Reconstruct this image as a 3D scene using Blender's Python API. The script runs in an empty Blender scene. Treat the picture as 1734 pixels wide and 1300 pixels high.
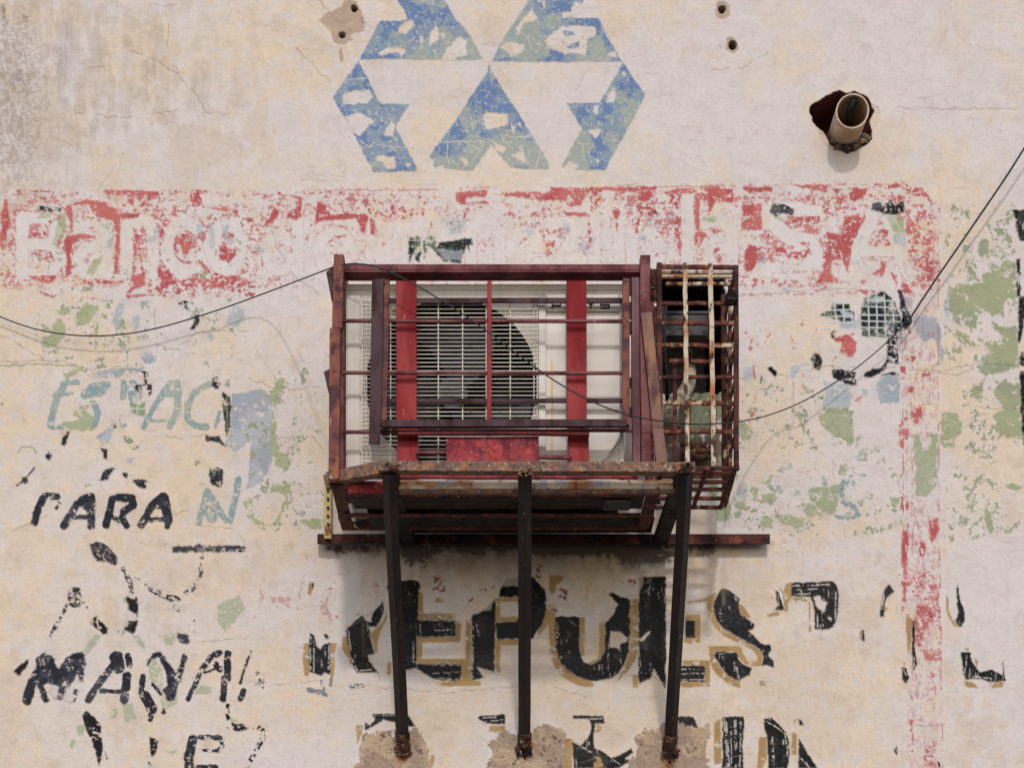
import bpy, bmesh, math, random
import numpy as np
from mathutils import Vector, Matrix
R = math.radians
rnd = random.Random(7)
scene = bpy.context.scene
COL = scene.collection

# ------------------------------------------------------------------ camera, sky, sun, exposure
S = 0.0019            # metres on the wall per photograph pixel
D = 4.8               # camera to wall
EYE = 1.6             # camera height; the lens axis meets the wall at VX, VY (shift lens, as in the photograph)
VX, VY = 850.0, 1850.0
cam = bpy.data.cameras.new('camera'); co = bpy.data.objects.new('camera', cam); COL.objects.link(co)
co.location = (0, -D, EYE); co.rotation_euler = (R(90), 0, 0)
cam.sensor_width = 36; cam.lens = 36 * D / (1734 * S)
cam.shift_x = (867 - VX) / 1734; cam.shift_y = (VY - 650) / 1734
cam.clip_end = 200; scene.camera = co

SUN_EL, SUN_AZ = 35.5, 2         # azimuth from the wall's normal, towards the right
w = bpy.data.worlds.new('World'); scene.world = w; w.use_nodes = True
nt = w.node_tree; bg = nt.nodes['Background']; sky = nt.nodes.new('ShaderNodeTexSky')
sky.sky_type = 'NISHITA'; sky.sun_disc = False; sky.sun_elevation = R(SUN_EL); sky.sun_rotation = R(180 - SUN_AZ)
sky.air_density = 1.0; sky.dust_density = 1.5; sky.ozone_density = 1.0
nt.links.new(sky.outputs[0], bg.inputs[0]); bg.inputs[1].default_value = 0.15
sl = bpy.data.lights.new('sun', 'SUN'); sl.energy = 1.15; sl.angle = R(2.6); sl.color = (1, .97, .94)
so = bpy.data.objects.new('sun', sl); COL.objects.link(so)
sd = Vector((math.sin(R(SUN_AZ)) * math.cos(R(SUN_EL)), -math.cos(R(SUN_AZ)) * math.cos(R(SUN_EL)), math.sin(R(SUN_EL))))
so.rotation_euler = sd.to_track_quat('Z', 'Y').to_euler(); so.location = sd * 10
scene.view_settings.view_transform = 'Standard'; scene.view_settings.look = 'None'
scene.view_settings.exposure = 0.17; scene.view_settings.gamma = 1

# ------------------------------------------------------------------ helpers
def P(px, py, k=1.0):
    return Vector(((px - VX) / k * S, -D * (1 - 1 / k), EYE + (VY - py) / k * S))
def tag(o, label=None, cat=None, group=None, kind=None):
    for n, v in (('label', label), ('category', cat), ('group', group), ('kind', kind)):
        if v: o[n] = v
    return o
def thing(name, label, cat, loc, group=None):
    o = bpy.data.objects.new(name, None); COL.objects.link(o); o.location = loc
    o.empty_display_size = .05
    return tag(o, label, cat, group)
def build(name, bm, mat, parent=None, bevel=0.0, smooth=False, label=None):
    me = bpy.data.meshes.new(name)
    bmesh.ops.recalc_face_normals(bm, faces=bm.faces[:])
    bm.to_mesh(me); bm.free()
    me.materials.append(mat)
    if smooth: me.polygons.foreach_set('use_smooth', [True] * len(me.polygons))
    o = bpy.data.objects.new(name, me); COL.objects.link(o)
    if parent is not None:
        o.parent = parent
        if parent.type == 'EMPTY': o.matrix_parent_inverse = Matrix.Translation(-parent.location)
    if bevel:
        m = o.modifiers.new('b', 'BEVEL'); m.width = bevel; m.segments = 2; m.limit_method = 'ANGLE'
    if label: o['label'] = label
    return o
def box(bm, x0, x1, y0, y1, z0, z1):
    v = [bm.verts.new((x, y, z)) for x in (x0, x1) for y in (y0, y1) for z in (z0, z1)]
    for f in ((0,1,3,2),(4,6,7,5),(0,4,5,1),(2,3,7,6),(0,2,6,4),(1,5,7,3)): bm.faces.new([v[i] for i in f])
def bar(bm, A, B, w, h, roll=0, seg=1, jit=0, up=None, prof=None):
    """bar from A to B, section w x h (or a profile), bent by jit"""
    d = (B - A).normalized()
    u = up or (Vector((0, 1, 0)) if abs(d.y) < .9 else Vector((0, 0, 1)))
    sx = d.cross(u).normalized(); sy = sx.cross(d).normalized()
    c, s = math.cos(roll), math.sin(roll)
    pr = prof or [(-w/2,-h/2),(w/2,-h/2),(w/2,h/2),(-w/2,h/2)]
    rings = []
    for i in range(seg + 1):
        o = A.lerp(B, i / seg)
        if 0 < i < seg: o = o + sx * rnd.uniform(-jit, jit) + sy * rnd.uniform(-jit, jit)
        rings.append([bm.verts.new(o + sx * (a*c - b*s) + sy * (a*s + b*c)) for a, b in pr])
    n = len(pr)
    for i in range(seg):
        for j in range(n): bm.faces.new((rings[i][j], rings[i][(j+1)%n], rings[i+1][(j+1)%n], rings[i+1][j]))
    bm.faces.new(rings[0]); bm.faces.new(rings[-1][::-1])
def angle(w, t): return [(0,0),(w,0),(w,t),(t,t),(t,w),(0,w)]
def tube(bm, pts, r, n=8, cap=True, radii=None):
    pts = [Vector(p) for p in pts]; rings = []
    t0 = (pts[1] - pts[0]).normalized()
    nrm = t0.cross(Vector((.13, .97, .21))).normalized()
    for i, p in enumerate(pts):
        t = (pts[min(i+1, len(pts)-1)] - pts[max(i-1, 0)]).normalized()
        nrm = (nrm - t * nrm.dot(t)).normalized(); b = t.cross(nrm)
        rr = radii[i] if radii else r
        rings.append([bm.verts.new(p + (nrm * math.cos(2*math.pi*j/n) + b * math.sin(2*math.pi*j/n)) * rr) for j in range(n)])
    for i in range(len(rings) - 1):
        for j in range(n): bm.faces.new((rings[i][j], rings[i][(j+1)%n], rings[i+1][(j+1)%n], rings[i+1][j]))
    if cap: bm.faces.new(rings[0][::-1]); bm.faces.new(rings[-1])
def spline(pts, n=8):
    pts = [Vector(p) for p in pts]; out = []
    q = [pts[0]*2 - pts[1]] + pts + [pts[-1]*2 - pts[-2]]
    for i in range(1, len(q) - 2):
        a, b, c, d = q[i-1:i+3]
        for j in range(n):
            t = j / n
            out.append(.5*((2*b) + (c-a)*t + (2*a-5*b+4*c-d)*t*t + (3*b-a-3*c+d)*t**3))
    out.append(pts[-1]); return out
def lin(c):
    return [((x/255)/12.92 if x/255 <= .04045 else ((x/255+.055)/1.055)**2.4) for x in c]

# ------------------------------------------------------------------ materials
def mix_chain(nt, base, layers):
    """layers: (fac_socket, rgba)"""
    cur = base
    for fac, col in layers:
        m = nt.nodes.new('ShaderNodeMix'); m.data_type = 'RGBA'
        nt.links.new(fac, m.inputs[0])
        if isinstance(cur, (tuple, list)): m.inputs[6].default_value = (*cur, 1)
        else: nt.links.new(cur, m.inputs[6])
        m.inputs[7].default_value = (*col, 1); cur = m.outputs[2]
    return cur
def noise(nt, co, scale, detail=6, rough=.6, lo=.45, hi=.6, vec=(1,1,1), seed=0):
    mp = nt.nodes.new('ShaderNodeMapping'); nt.links.new(co, mp.inputs[0])
    mp.inputs['Scale'].default_value = vec; mp.inputs['Location'].default_value = (seed*3.1, seed*1.7, seed*.9)
    n = nt.nodes.new('ShaderNodeTexNoise'); nt.links.new(mp.outputs[0], n.inputs[0])
    n.inputs['Scale'].default_value = scale; n.inputs['Detail'].default_value = detail; n.inputs['Roughness'].default_value = rough
    r = nt.nodes.new('ShaderNodeMapRange'); nt.links.new(n.outputs[0], r.inputs[0])
    r.inputs[1].default_value = lo; r.inputs[2].default_value = hi; r.interpolation_type = 'SMOOTHSTEP'
    return r.outputs[0], n.outputs[0]
def worn(name, base, layers, rough=.55, bump=.25, bscale=220, metallic=0, spec=.4):
    """painted or rusty metal; layers: (rgb, scale, coverage, vec, sharpness)"""
    m = bpy.data.materials.new(name); m.use_nodes = True; nt = m.node_tree
    b = nt.nodes['Principled BSDF']; g = nt.nodes.new('ShaderNodeNewGeometry')
    L = []
    for i, (c, sc, cov, vec, sh) in enumerate(layers):
        t = .5 + (.5 - cov) * .42
        f, _ = noise(nt, g.outputs['Position'], sc, 8, .65, t - sh, t + sh, vec, i + len(name))
        L.append((f, lin(c)))
    cur = mix_chain(nt, lin(base), L)
    if isinstance(cur, (tuple, list)): b.inputs['Base Color'].default_value = (*cur, 1)
    else: nt.links.new(cur, b.inputs['Base Color'])
    b.inputs['Roughness'].default_value = rough; b.inputs['Metallic'].default_value = metallic
    b.inputs['Specular IOR Level'].default_value = spec * .6
    if L:
        mr = nt.nodes.new('ShaderNodeMapRange'); nt.links.new(L[0][0], mr.inputs[0])
        mr.inputs[3].default_value = rough; mr.inputs[4].default_value = min(1, rough + .3)
        nt.links.new(mr.outputs[0], b.inputs['Roughness'])
    if bump:
        _, raw = noise(nt, g.outputs['Position'], bscale, 6, .7)
        bp = nt.nodes.new('ShaderNodeBump'); bp.inputs['Strength'].default_value = bump; bp.inputs['Distance'].default_value = .002
        nt.links.new(raw, bp.inputs['Height']); nt.links.new(bp.outputs[0], b.inputs['Normal'])
    return m
O = (1,1,1)
RUST, ORANGE, BROWN, BLACK = (92,58,48), (142,94,68), (52,32,28), (22,18,18)
M = {}
M['maroon'] = worn('maroon_paint', (104,33,38), [((70,25,29), 9, .45, O, .12), (RUST, 26, .22, O, .05), ((150,96,96), 60, .08, (1,1,.3), .03)], .42)
M['rustred'] = worn('rusty_red_paint', (104,56,52), [((146,92,70), 12, .36, (1,1,.35), .12), ((74,42,46), 22, .42, O, .07), ((150,134,120), 40, .12, (1,1,.3), .03), (BLACK, 50, .1, O, .03)], .6, .5)
M['purple'] = worn('weathered_maroon_paint', (106,72,76), [((84,52,56), 10, .45, (1,1,.3), .12), (RUST, 30, .2, O, .05)], .55)
M['darkpurple'] = worn('dark_maroon_paint', (66,42,48), [(BROWN, 14, .4, (1,1,.3), .1), (RUST, 40, .15, O, .04)], .6)
M['red'] = worn('bright_red_paint', (142,25,30), [((118,21,27), 8, .45, (1,1,.25), .15), ((196,110,106), 75, .10, (1,1,.4), .03), ((88,30,32), 22, .22, (1,1,.3), .08)], .5, .2)
M['redplate'] = worn('spotted_red_paint', (140,28,36), [((98,36,48), 22, .42, O, .12), ((176,56,54), 45, .25, O, .08), ((72,36,46), 30, .2, O, .06), ((215,150,140), 90, .14, O, .02)], .5)
M['railrust'] = worn('rusty_rail_steel', (110,88,80), [((150,108,76), 40, .42, O, .12), ((82,58,54), 55, .36, O, .08), ((160,146,122), 90, .25, O, .05), ((90,74,84), 12, .25, O, .06)], .75, .7)
M['whiterust'] = worn('white_paint_over_rust', (200,188,168), [((164,116,78), 16, .44, (.5,1,1), .07), ((160,156,160), 12, .36, O, .06), ((112,60,38), 40, .22, O, .03)], .7, .6)
M['black'] = worn('blackened_steel', (26,20,19), [((40,26,23), 14, .4, (1,1,.3), .1), ((16,13,13), 40, .4, O, .05)], .6, .4)
M['strut'] = worn('strut_steel', (30,23,22), [((50,33,27), 18, .34, (1,1,.2), .1), ((24,19,19), 12, .45, (1,1,.2), .08), ((150,130,100), 80, .07, (1,1,.3), .02)], .42, .3)
M['foot'] = worn('rusted_strut_foot', (70,47,38), [((112,74,52), 40, .36, O, .06), (BLACK, 24, .35, O, .05), ((170,150,130), 60, .2, O, .03)], .85, .8)
M['cream'] = worn('cream_paint_flaking_to_rust', (200,184,160), [((170,112,70), 22, .40, (1,1,.5), .08), ((74,34,28), 20, .40, (1,1,.5), .04), ((40,40,46), 60, .12, O, .02)], .65, .6)
M['rust'] = worn('deep_rust', (80,44,38), [((128,78,56), 30, .33, (1,1,.4), .08), ((48,26,27), 18, .42, O, .06), ((190,160,124), 44, .13, (1,1,.4), .02)], .8, .8)
M['ladder'] = worn('rust_with_cream_remnants', (92,46,36), [((198,176,144), 14, .36, O, .05), ((58,27,26), 30, .4, O, .06), ((142,84,52), 45, .3, (1,1,.4), .06)], .75, .7)
M['stick'] = worn('faded_slat', (116,86,82), [((152,116,88), 9, .46, (1,1,.4), .12), ((92,62,64), 14, .4, (1,1,.3), .08), ((88,52,50), 60, .14, (1,1,.1), .03)], .7, .4)
M['yellow'] = worn('yellow_painted_angle', (188,166,112), [((132,88,60), 40, .3, O, .03), ((205,190,150), 20, .3, O, .06)], .7)
M['acwhite'] = worn('aged_white_enamel', (202,195,187), [((194,185,172), 5, .35, O, .2), ((176,162,140), 70, .06, O, .03), ((172,165,156), 16, .2, (1,1,.3), .15)], .38, .05)
M['grille'] = worn('white_wire', (220,213,200), [((190,172,140), 40, .2, O, .05)], .4, 0)
M['dark'] = worn('dark_cavity', (30,28,30), [((44,42,44), 20, .4, O, .1)], .8)
M['fan'] = worn('grey_fan_plastic', (44,43,46), [((58,56,56), 14, .35, O, .1)], .45, 0)
M['label'] = worn('brown_letter_print', (40,30,32), [], .6, 0)
M['stain'] = worn('ochre_drip', (206,166,106), [((212,196,168), 60, .35, (1,1,.2), .1)], .5, 0)
M['cable'] = worn('black_cable', (42,40,44), [((80,78,80), 60, .25, O, .05)], .5, 0)
M['hose'] = worn('grey_hose', (150,140,128), [((120,110,98), 40, .3, O, .1)], .5, 0)
M['pvc'] = worn('weathered_pvc', (196,182,160), [((172,140,108), 12, .45, O, .15), ((120,90,70), 40, .12, O, .04)], .45, .1)
M['blacktube'] = worn('black_plastic_tube', (26,27,29), [((44,45,46), 30, .3, (1,1,.2), .1)], .35, 0)
M['steel'] = worn('grey_zinc_sheet', (50,48,47), [((34,32,32), 14, .45, O, .1), ((130,90,66), 40, .14, O, .04)], .5)
M['duct'] = worn('beige_duct', (176,164,140), [((120,106,88), 20, .35, O, .1)], .6)
M['ground'] = worn('paving', (88,86,83), [((74,72,70), 3, .45, O, .1), ((120,116,112), 30, .3, O, .05)], .9, .5, 60)
M['rubble'] = worn('broken_brick_and_mortar', (110,92,78), [((150,132,104), 30, .35, O, .05), ((66,48,46), 50, .4, O, .05)], .95, .8)

# ------------------------------------------------------------------ the wall: one fine relief sheet, its paint layers as vertex colours
STEP = 1.35
fx = np.arange(-70, 1805, STEP); fy = np.arange(-70, 1372, STEP)
def outer(a, b, n): return a + (b - a) * (np.linspace(0, 1, n + 1)[1:]) ** 1.6
XE0, XE1, YE0, YE1 = VX - 3150, VX + 3150, -730, VY + EYE / S
gx = np.concatenate([outer(fx[0], XE0, 40)[::-1], fx, outer(fx[-1], XE1, 40)])
gy = np.concatenate([outer(fy[0], YE0, 26)[::-1], fy, outer(fy[-1], YE1, 40)])
W, H = len(gx), len(gy)
GX, GY = np.meshgrid(gx.astype(np.float32), gy.astype(np.float32))
NR = np.random.default_rng(11)
def vn(x, y, sx, sy, seed):
    T = np.random.default_rng(seed).random((256, 256), dtype=np.float32)
    u = x / sx + 31.7; v = y / sy + 77.3
    iu = np.floor(u).astype(np.int32); iv = np.floor(v).astype(np.int32)
    fu = (u - iu); fv = (v - iv); fu = fu*fu*(3-2*fu); fv = fv*fv*(3-2*fv)
    a = T[iv & 255, iu & 255]; b = T[iv & 255, (iu+1) & 255]; c = T[(iv+1) & 255, iu & 255]; d = T[(iv+1) & 255, (iu+1) & 255]
    return (a*(1-fu) + b*fu)*(1-fv) + (c*(1-fu) + d*fu)*fv
def fb(sx, sy=None, seed=1, octv=4, g=.55, x=None, y=None):
    sy = sy or sx; x = GX if x is None else x; y = GY if y is None else y
    t = np.zeros(x.shape, np.float32); a = 1.0; s = 0
    for o in range(octv):
        # every octave is turned a little, so no lattice shows
        th = .5 + o * 1.1 if sx == sy else 0
        cx, sxn = math.cos(th), math.sin(th)
        t += a * vn(x*cx + y*sxn, y*cx - x*sxn, sx / 2**o, sy / 2**o, seed*13 + o); s += a; a *= g
    return t / s
def rank(n):            # flatten to 0..1, so "n < coverage" keeps that share
    smp = np.sort(n[60:-60:9, 60:-60:9].ravel()); return np.interp(n, smp, np.linspace(0, 1, len(smp))).astype(np.float32)
N = {'s': rank(fb(4.6, seed=2, octv=3, g=.75)),            # fine speckle
     'c': rank(fb(17, seed=3, octv=4, g=.6)),           # chips
     'b': rank(fb(48, seed=4, octv=5)),                 # broad
     'h': rank(fb(26, 3.2, seed=5, octv=3, g=.6)),      # horizontal brush scratches
     'v': rank(fb(2.6, 14, seed=6, octv=3, g=.6)),      # vertical
     'w': rank(1 - np.abs(fb(9, seed=7, octv=3) - .5) * 2)}   # worm-like lines
WX1 = fb(9, seed=21, octv=3) - .5 + .45*(fb(3.2, seed=23, octv=2) - .5)
WY1 = fb(9, seed=22, octv=3) - .5 + .45*(fb(3.2, seed=24, octv=2) - .5)      # edge wobble
sm = lambda a, lo, hi: np.clip((a - lo) / (hi - lo), 0, 1)

# --- plaster ground tones
def rgb(c): return np.array(lin(c), np.float32)
LILAC, CREAM, PEACH, TAN, GREY = map(rgb, ((214,204,200), (216,203,192), (219,201,180), (208,191,174), (188,175,163)))
def blob(cx, cy, rx, ry): return np.exp(-(((GX-cx)/rx)**2 + ((GY-cy)/ry)**2))
n1, n2, n3 = rank(fb(120, seed=31, octv=6, g=.62)), rank(fb(60, 90, seed=32, octv=5, g=.65)), rank(fb(200, seed=33, octv=5))
pe = n1 + .32*blob(120,560,170,160) + .42*blob(250,1150,420,330) + .3*blob(1300,1150,420,200) + .25*blob(620,780,600,120) - .35*blob(1350,150,420,200) - .25*blob(250,640,220,90) \
     + .25*blob(420,250,160,100) + .3*blob(1300,760,160,110) - .3*blob(1650,1150,160,240) + .2*blob(110,330,240,160) - .2*blob(1400,900,120,120) + .2*blob(800,190,240,100)
C = np.empty((H, W, 3), np.float32); C[:] = LILAC
def over(m, c, sl=None):
    t = C if sl is None else C[sl]
    t += (c - t) * m[..., None]
over(sm(pe, .40, .56), CREAM)
over(sm(pe + .25*(n2-.5), .80, .86) * .85, PEACH)
over(sm(n2 + .25*blob(300,150,300,200) + .35*blob(1350,1150,400,170) + .3*blob(60,1250,300,180) - .25*blob(1300,400,500,260), .86, .99) * .6, TAN)
over(sm(n3 - .2*(N['b']-.5), .80, .84) * sm(n1, .2, .5) * .3, rgb((222,198,166)))
over(sm(1 - N['c'] + .3*(n1-.5), .86, .90) * .45, rgb((210,204,204)))
over(sm(N['v'], .86, 1) * .22, rgb((192,176,164)))
# weather stains: top left, under the top edge, streaks
st = sm(blob(60,170,150,260) + .75*blob(190,60,190,110) + .7*blob(280,180,170,120) + .28*N['b'], .55, 1.25)
vs = rank(fb(14, 90, seed=41, octv=4, g=.7))
over(st * sm(vs*.6 + N['c']*.5, .25, .9) * .40, rgb((168,152,136)))
over(sm(blob(20,180,90,300) * (.4+N['s']) , .5, 1.2) * .5, rgb((140,124,110)))
over(sm(blob(110,90,16,110) , .3, .9) * sm(N['v'],.2,.9) * .5, rgb((166,164,170)))
over(sm(blob(45,30,10,16) + blob(35,130,14,22)*.7 + blob(75,80,18,14)*.6 + blob(8,10,10,40), .4, 1) * sm(N['s'], .1, .7) * .6, rgb((108,98,92)))
over(sm(N['s'], .97, .99) * .16, rgb((150,132,122)))
over(sm(rank(fb(26, 4, seed=43, octv=3)), .93, 1) * .2, rgb((170,150,138)))
BASE = C.copy()
HT = (n3 - .5) * .004 + (rank(fb(95, seed=71, octv=3)) - .5) * .0022 + (N['b'] - .5) * .0016 + (N['c'] - .5) * .0006 + (N['s'] - .5) * .00022     # relief towards the viewer, metres
HT += sm(n1, .4, .55) * -.0003
ROUGH = np.full((H, W), .86, np.float32)
FILM = {}

# --- painters: data are read in the coordinates of enlarged crops (x0, y0, scale)
def nums(s): return [float(v) for v in s.split()]
def pts(ctx, s):
    v = nums(s); x0, y0, sc = ctx
    return [(x0 + v[i]/sc, y0 + v[i+1]/sc) for i in range(0, len(v) - 1, 2)]
def win(x0, x1, y0, y1, pad=10):
    i0, i1 = np.searchsorted(gx, (x0-pad, x1+pad)); j0, j1 = np.searchsorted(gy, (y0-pad, y1+pad))
    return (slice(max(j0,0), max(j1, j0+2)), slice(max(i0,0), max(i1, i0+2)))
def blur(m):
    p = np.pad(m, 1, mode='edge')
    return (p[:-2,1:-1] + p[2:,1:-1] + p[1:-1,:-2] + p[1:-1,2:] + 2*m) / 6
def rounded(q):         # cut the blunt corners only, so curves run smooth and square ends stay square
    out = []; n = len(q)
    for i in range(n):
        a, b, c = q[i-1], q[i], q[(i+1) % n]
        ux, uy, vx, vy = b[0]-a[0], b[1]-a[1], c[0]-b[0], c[1]-b[1]
        lu, lv = math.hypot(ux, uy), math.hypot(vx, vy)
        if lu > 3 and lv > 3 and (ux*vx + uy*vy) / (lu*lv) > .72:
            t = min(lu, lv) * .27
            out += [(b[0]-ux/lu*t, b[1]-uy/lu*t), (b[0]+vx/lv*t, b[1]+vy/lv*t)]
        else: out.append(b)
    return out
def poly(ctx, s, wob=5.0):
    raw_ = wob == 1.2; wob = 3.4 if raw_ else wob
    q = pts(ctx, s); xs = [p[0] for p in q]; ys = [p[1] for p in q]
    if not raw_: q = rounded(rounded(q))
    sl = win(min(xs), max(xs), min(ys), max(ys))
    X = GX[sl] + WX1[sl]*wob; Y = GY[sl] + WY1[sl]*wob
    ins = np.zeros(X.shape, bool)
    for (ax, ay), (bx_, by_) in zip(q, q[1:] + q[:1]):
        if ay == by_: continue
        ins ^= ((ay > Y) != (by_ > Y)) & (X < (bx_-ax)*(Y-ay)/(by_-ay) + ax)
    return sl, blur(ins.astype(np.float32))
def stroke(ctx, s, wob=3.0, fat=1.0):
    w_ = float(s.split()[0]) / ctx[2] * fat; q = pts(ctx, ' '.join(s.split()[1:]))
    xs = [p[0] for p in q]; ys = [p[1] for p in q]
    sl = win(min(xs)-w_, max(xs)+w_, min(ys)-w_, max(ys)+w_)
    X = GX[sl] + WX1[sl]*wob; Y = GY[sl] + WY1[sl]*wob; dm = np.full(X.shape, 1e9, np.float32)
    for (ax, ay), (bx_, by_) in zip(q, q[1:]):
        dx, dy = bx_-ax, by_-ay; L = dx*dx + dy*dy + 1e-9
        t = np.clip(((X-ax)*dx + (Y-ay)*dy) / L, 0, 1)
        dm = np.minimum(dm, np.hypot(X-ax-t*dx, Y-ay-t*dy))
    return sl, np.clip((w_/2 - dm) / 1.3 + .5, 0, 1)
def paint(ctx, data, col, cov=1.0, nz='s', wob=None, film=None, var=None, varn='b', h=.0003, soft=.17, op=1.0, rough=None):
    """data: shapes parted by ';' - a shape starting with 'w' is a stroke (width first), else a polygon; 'NN%' sets its coverage"""
    h = h * 2
    if film and op == 1 and film != 'black_lettering' and film != 'gold_lettering' and film != 'blue_emblem' and film != 'red_paint':
        paint(ctx, data, col, min(cov, .5), 'w', 13, None, var, varn, 0, .2, .2)          # ghost of lost paint round it
    for s in data.split(';'):
        s = s.strip()
        if not s: continue
        cv = cov
        if '%' in s: a, s = s.split('%'); s = s.strip(); cv = float(a) / 100
        if s[0] == 'w': sl, m = stroke(ctx, s[1:], 3.0 if wob is None else wob, 1.14 if film == 'slate_lettering' else 1.0)
        else: sl, m = poly(ctx, s, 5.0 if wob is None else wob)
        if cv < 1:
            n = N[nz][sl]*.62 + N['c' if nz != 'c' else 's'][sl]*.22 + N['s' if nz != 's' else 'h'][sl]*.16
            n = (n - .5) * 1.45 + .5
            m = m * np.clip((cv - n) / soft + .5, 0, 1)
        c = rgb(col) if not isinstance(col, np.ndarray) else (col[sl] if col.ndim == 3 else col)
        if var is not None and not (isinstance(col, np.ndarray) and col.ndim == 3):
            c = c + (rgb(var) - c) * sm(N[varn][sl], .35, .75)[..., None]
        over(m * op, c, sl); HT[sl] += m * h
        if rough is not None: ROUGH[sl] += (rough - ROUGH[sl]) * m
        if film:
            f = FILM.setdefault(film, np.zeros((H, W), np.float32)); f[sl] = np.maximum(f[sl], m)
def peel(ctx, data, wob=5.0, h=-.0003, op=1.0):
    for s in data.split(';'):
        if not s.strip(): continue
        sl, m = (stroke(ctx, s.strip()[1:], 2.0) if s.strip()[0] == 'w' else poly(ctx, s, wob))
        over(m * op, BASE[sl], sl); HT[sl] += m * h
        for f in FILM.values(): f[sl] *= (1 - m)
A_, B_, C_, D_ = (0,300,3.94), (400,300,3.94), (780,300,3.94), (1200,290,3.94)
E_, F_, G_, H_ = (1380,480,4.898), (0,600,3.096), (0,900,3.94), (0,1090,3.096)
I_, J_, K_, L_ = (420,940,5.0), (1220,700,3.374), (1180,960,3.13), (1560,340,3.095)
X_, Y_, R1, R2, U1, U2, N_, PX = (540,0,4.3325), (820,0,3.939), (580,1000,4.3325), (920,1000,4.3325), (520,760,4.3325), (900,760,4.033), (1200,440,4.333), (0,0,1)
GREEN, GREEN2 = (160,163,130), (150,156,128)
BLUEG, REDP, INK = (172,178,184), (180,90,91), (24,21,23)

# pale whitewash of the old banner field, with worn spots
paint(PX, '55% 0 322 1540 316 1585 350 1590 500 1500 495 0 500; 60% 1528 360 1592 360 1600 1310 1535 1310', (214,205,202), nz='c', wob=8, h=.0001, op=.75)
paint(PX, '70% 20 360 190 360 200 475 20 480;65% 190 370 440 370 430 475 200 475;60% 1270 345 1400 345 1400 480 1300 480;50% 850 370 1230 370 1230 440 850 440', (217,209,205), nz='b', op=.6, h=.0001)
# old sky-blue ground, showing where later coats fell off
paint(A_, '740 960 790 850 835 845 820 950 830 1000 780 1020;1310 310 1370 310 1360 430 1320 420;1385 300 1435 300 1430 470 1400 480;1500 980 1560 840 1625 880 1635 960 1580 1000;940 1210 960 1170 1010 1165 1040 1200 1030 1240 970 1245;1040 320 1070 330 1040 430 960 440 950 420 1020 400;1690 450 1733 440 1733 500 1700 500;880 930 930 920 940 990 890 1040;80% 700 430 760 400 740 480 700 470;1480 310 1530 320 1520 370 1570 430 1490 420;1390 1040 1425 1050 1425 1090 1390 1090;70% 900 820 1030 830 960 860', BLUEG, .9, 'c', var=(186,188,188))
paint(B_, '1360 290 1530 262 1520 330 1490 380 1425 385 1420 320;110 460 190 465 180 500 120 500', (180,186,188), .9, 'c')
paint(C_, '1190 370 1245 380 1230 425 1190 410', BLUEG)
paint(D_, '1230 420 1300 415 1325 510 1240 480;320 540 380 550 380 610 320 620;60% 450 740 550 745 550 800 460 790;1350 960 1500 985 1545 1060 1555 1200 1500 1110 1440 1130 1370 1060;1300 835 1370 850 1355 930 1310 900;940 600 1010 590 1010 620 960 630;60% 1000 410 1040 440 1000 480;870 1000 1035 990 1035 1045 880 1045', (168,175,180), var=(184,188,188))
paint(E_, '790 270 1000 270 1055 400 1050 490 980 450 900 490 840 380;520 800 620 742 700 765 700 980 550 1000 480 870;70 800 295 840 290 1035 50 1030 90 940;1000 650 1045 670 1040 740 1000 740;1040 500 1080 560 1050 650 1030 620;1060 200 1110 40 1115 290 1090 290;380 870 440 880 430 940 390 920', (160,168,176), .93, 'c', var=(178,184,186))
paint(F_, '1215 205 1300 190 1380 180 1425 215 1428 560 1380 665 1290 705 1312 540 1315 440 1240 515 1180 470 1212 400;740 10 810 0 815 40 750 50;70% 450 110 560 80 760 70 700 110 500 130;510 430 570 380 600 340 590 440 550 480 520 470;660 550 700 540 690 575 665 570;60% 950 730 1000 740 980 760', (161,166,174), .96, 'c', wob=6, var=(178,181,184))
paint(N_, '250 790 330 790 330 890 270 890 245 860;600 770 680 770 640 860 610 860;650 770 740 740 750 770', (180,186,190), .8, 'c')
RV = (193,110,105)
# the band running down the right side
for y0, y1, c_ in ((380,480,.5),(480,560,.3),(560,620,.3),(620,700,.42),(700,790,.30),(790,850,.22),(850,890,.42),(890,980,.36),(980,1100,.5),(1100,1180,.4),(1180,1310,.26)):
    a = 1526 + (y0-400)*.012; b = 1588 + (y0-400)*.010
    paint(PX, f'{c_*54}% {a+2} {y0-4} {b-2} {y0-4} {b} {y1+4} {a+3} {y1+4}', REDP, nz='v', film='red_paint', op=.52, wob=1, var=(206,148,142), soft=.35); paint(PX, f'{c_*60+8}% {a+2} {y0-4} {b-2} {y0-4} {b} {y1+4} {a+3} {y1+4}', (200,150,148), nz='w', op=.4, wob=1)
paint(PX, '48% w1.8 1527 500 1530 900 1536 1100;48% w1.8 1588 400 1590 900 1597 1300;45% w2 1544 700 1546 960', REDP, nz='v', film='red_paint', wob=1.2, h=.0001, op=.8)
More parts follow.
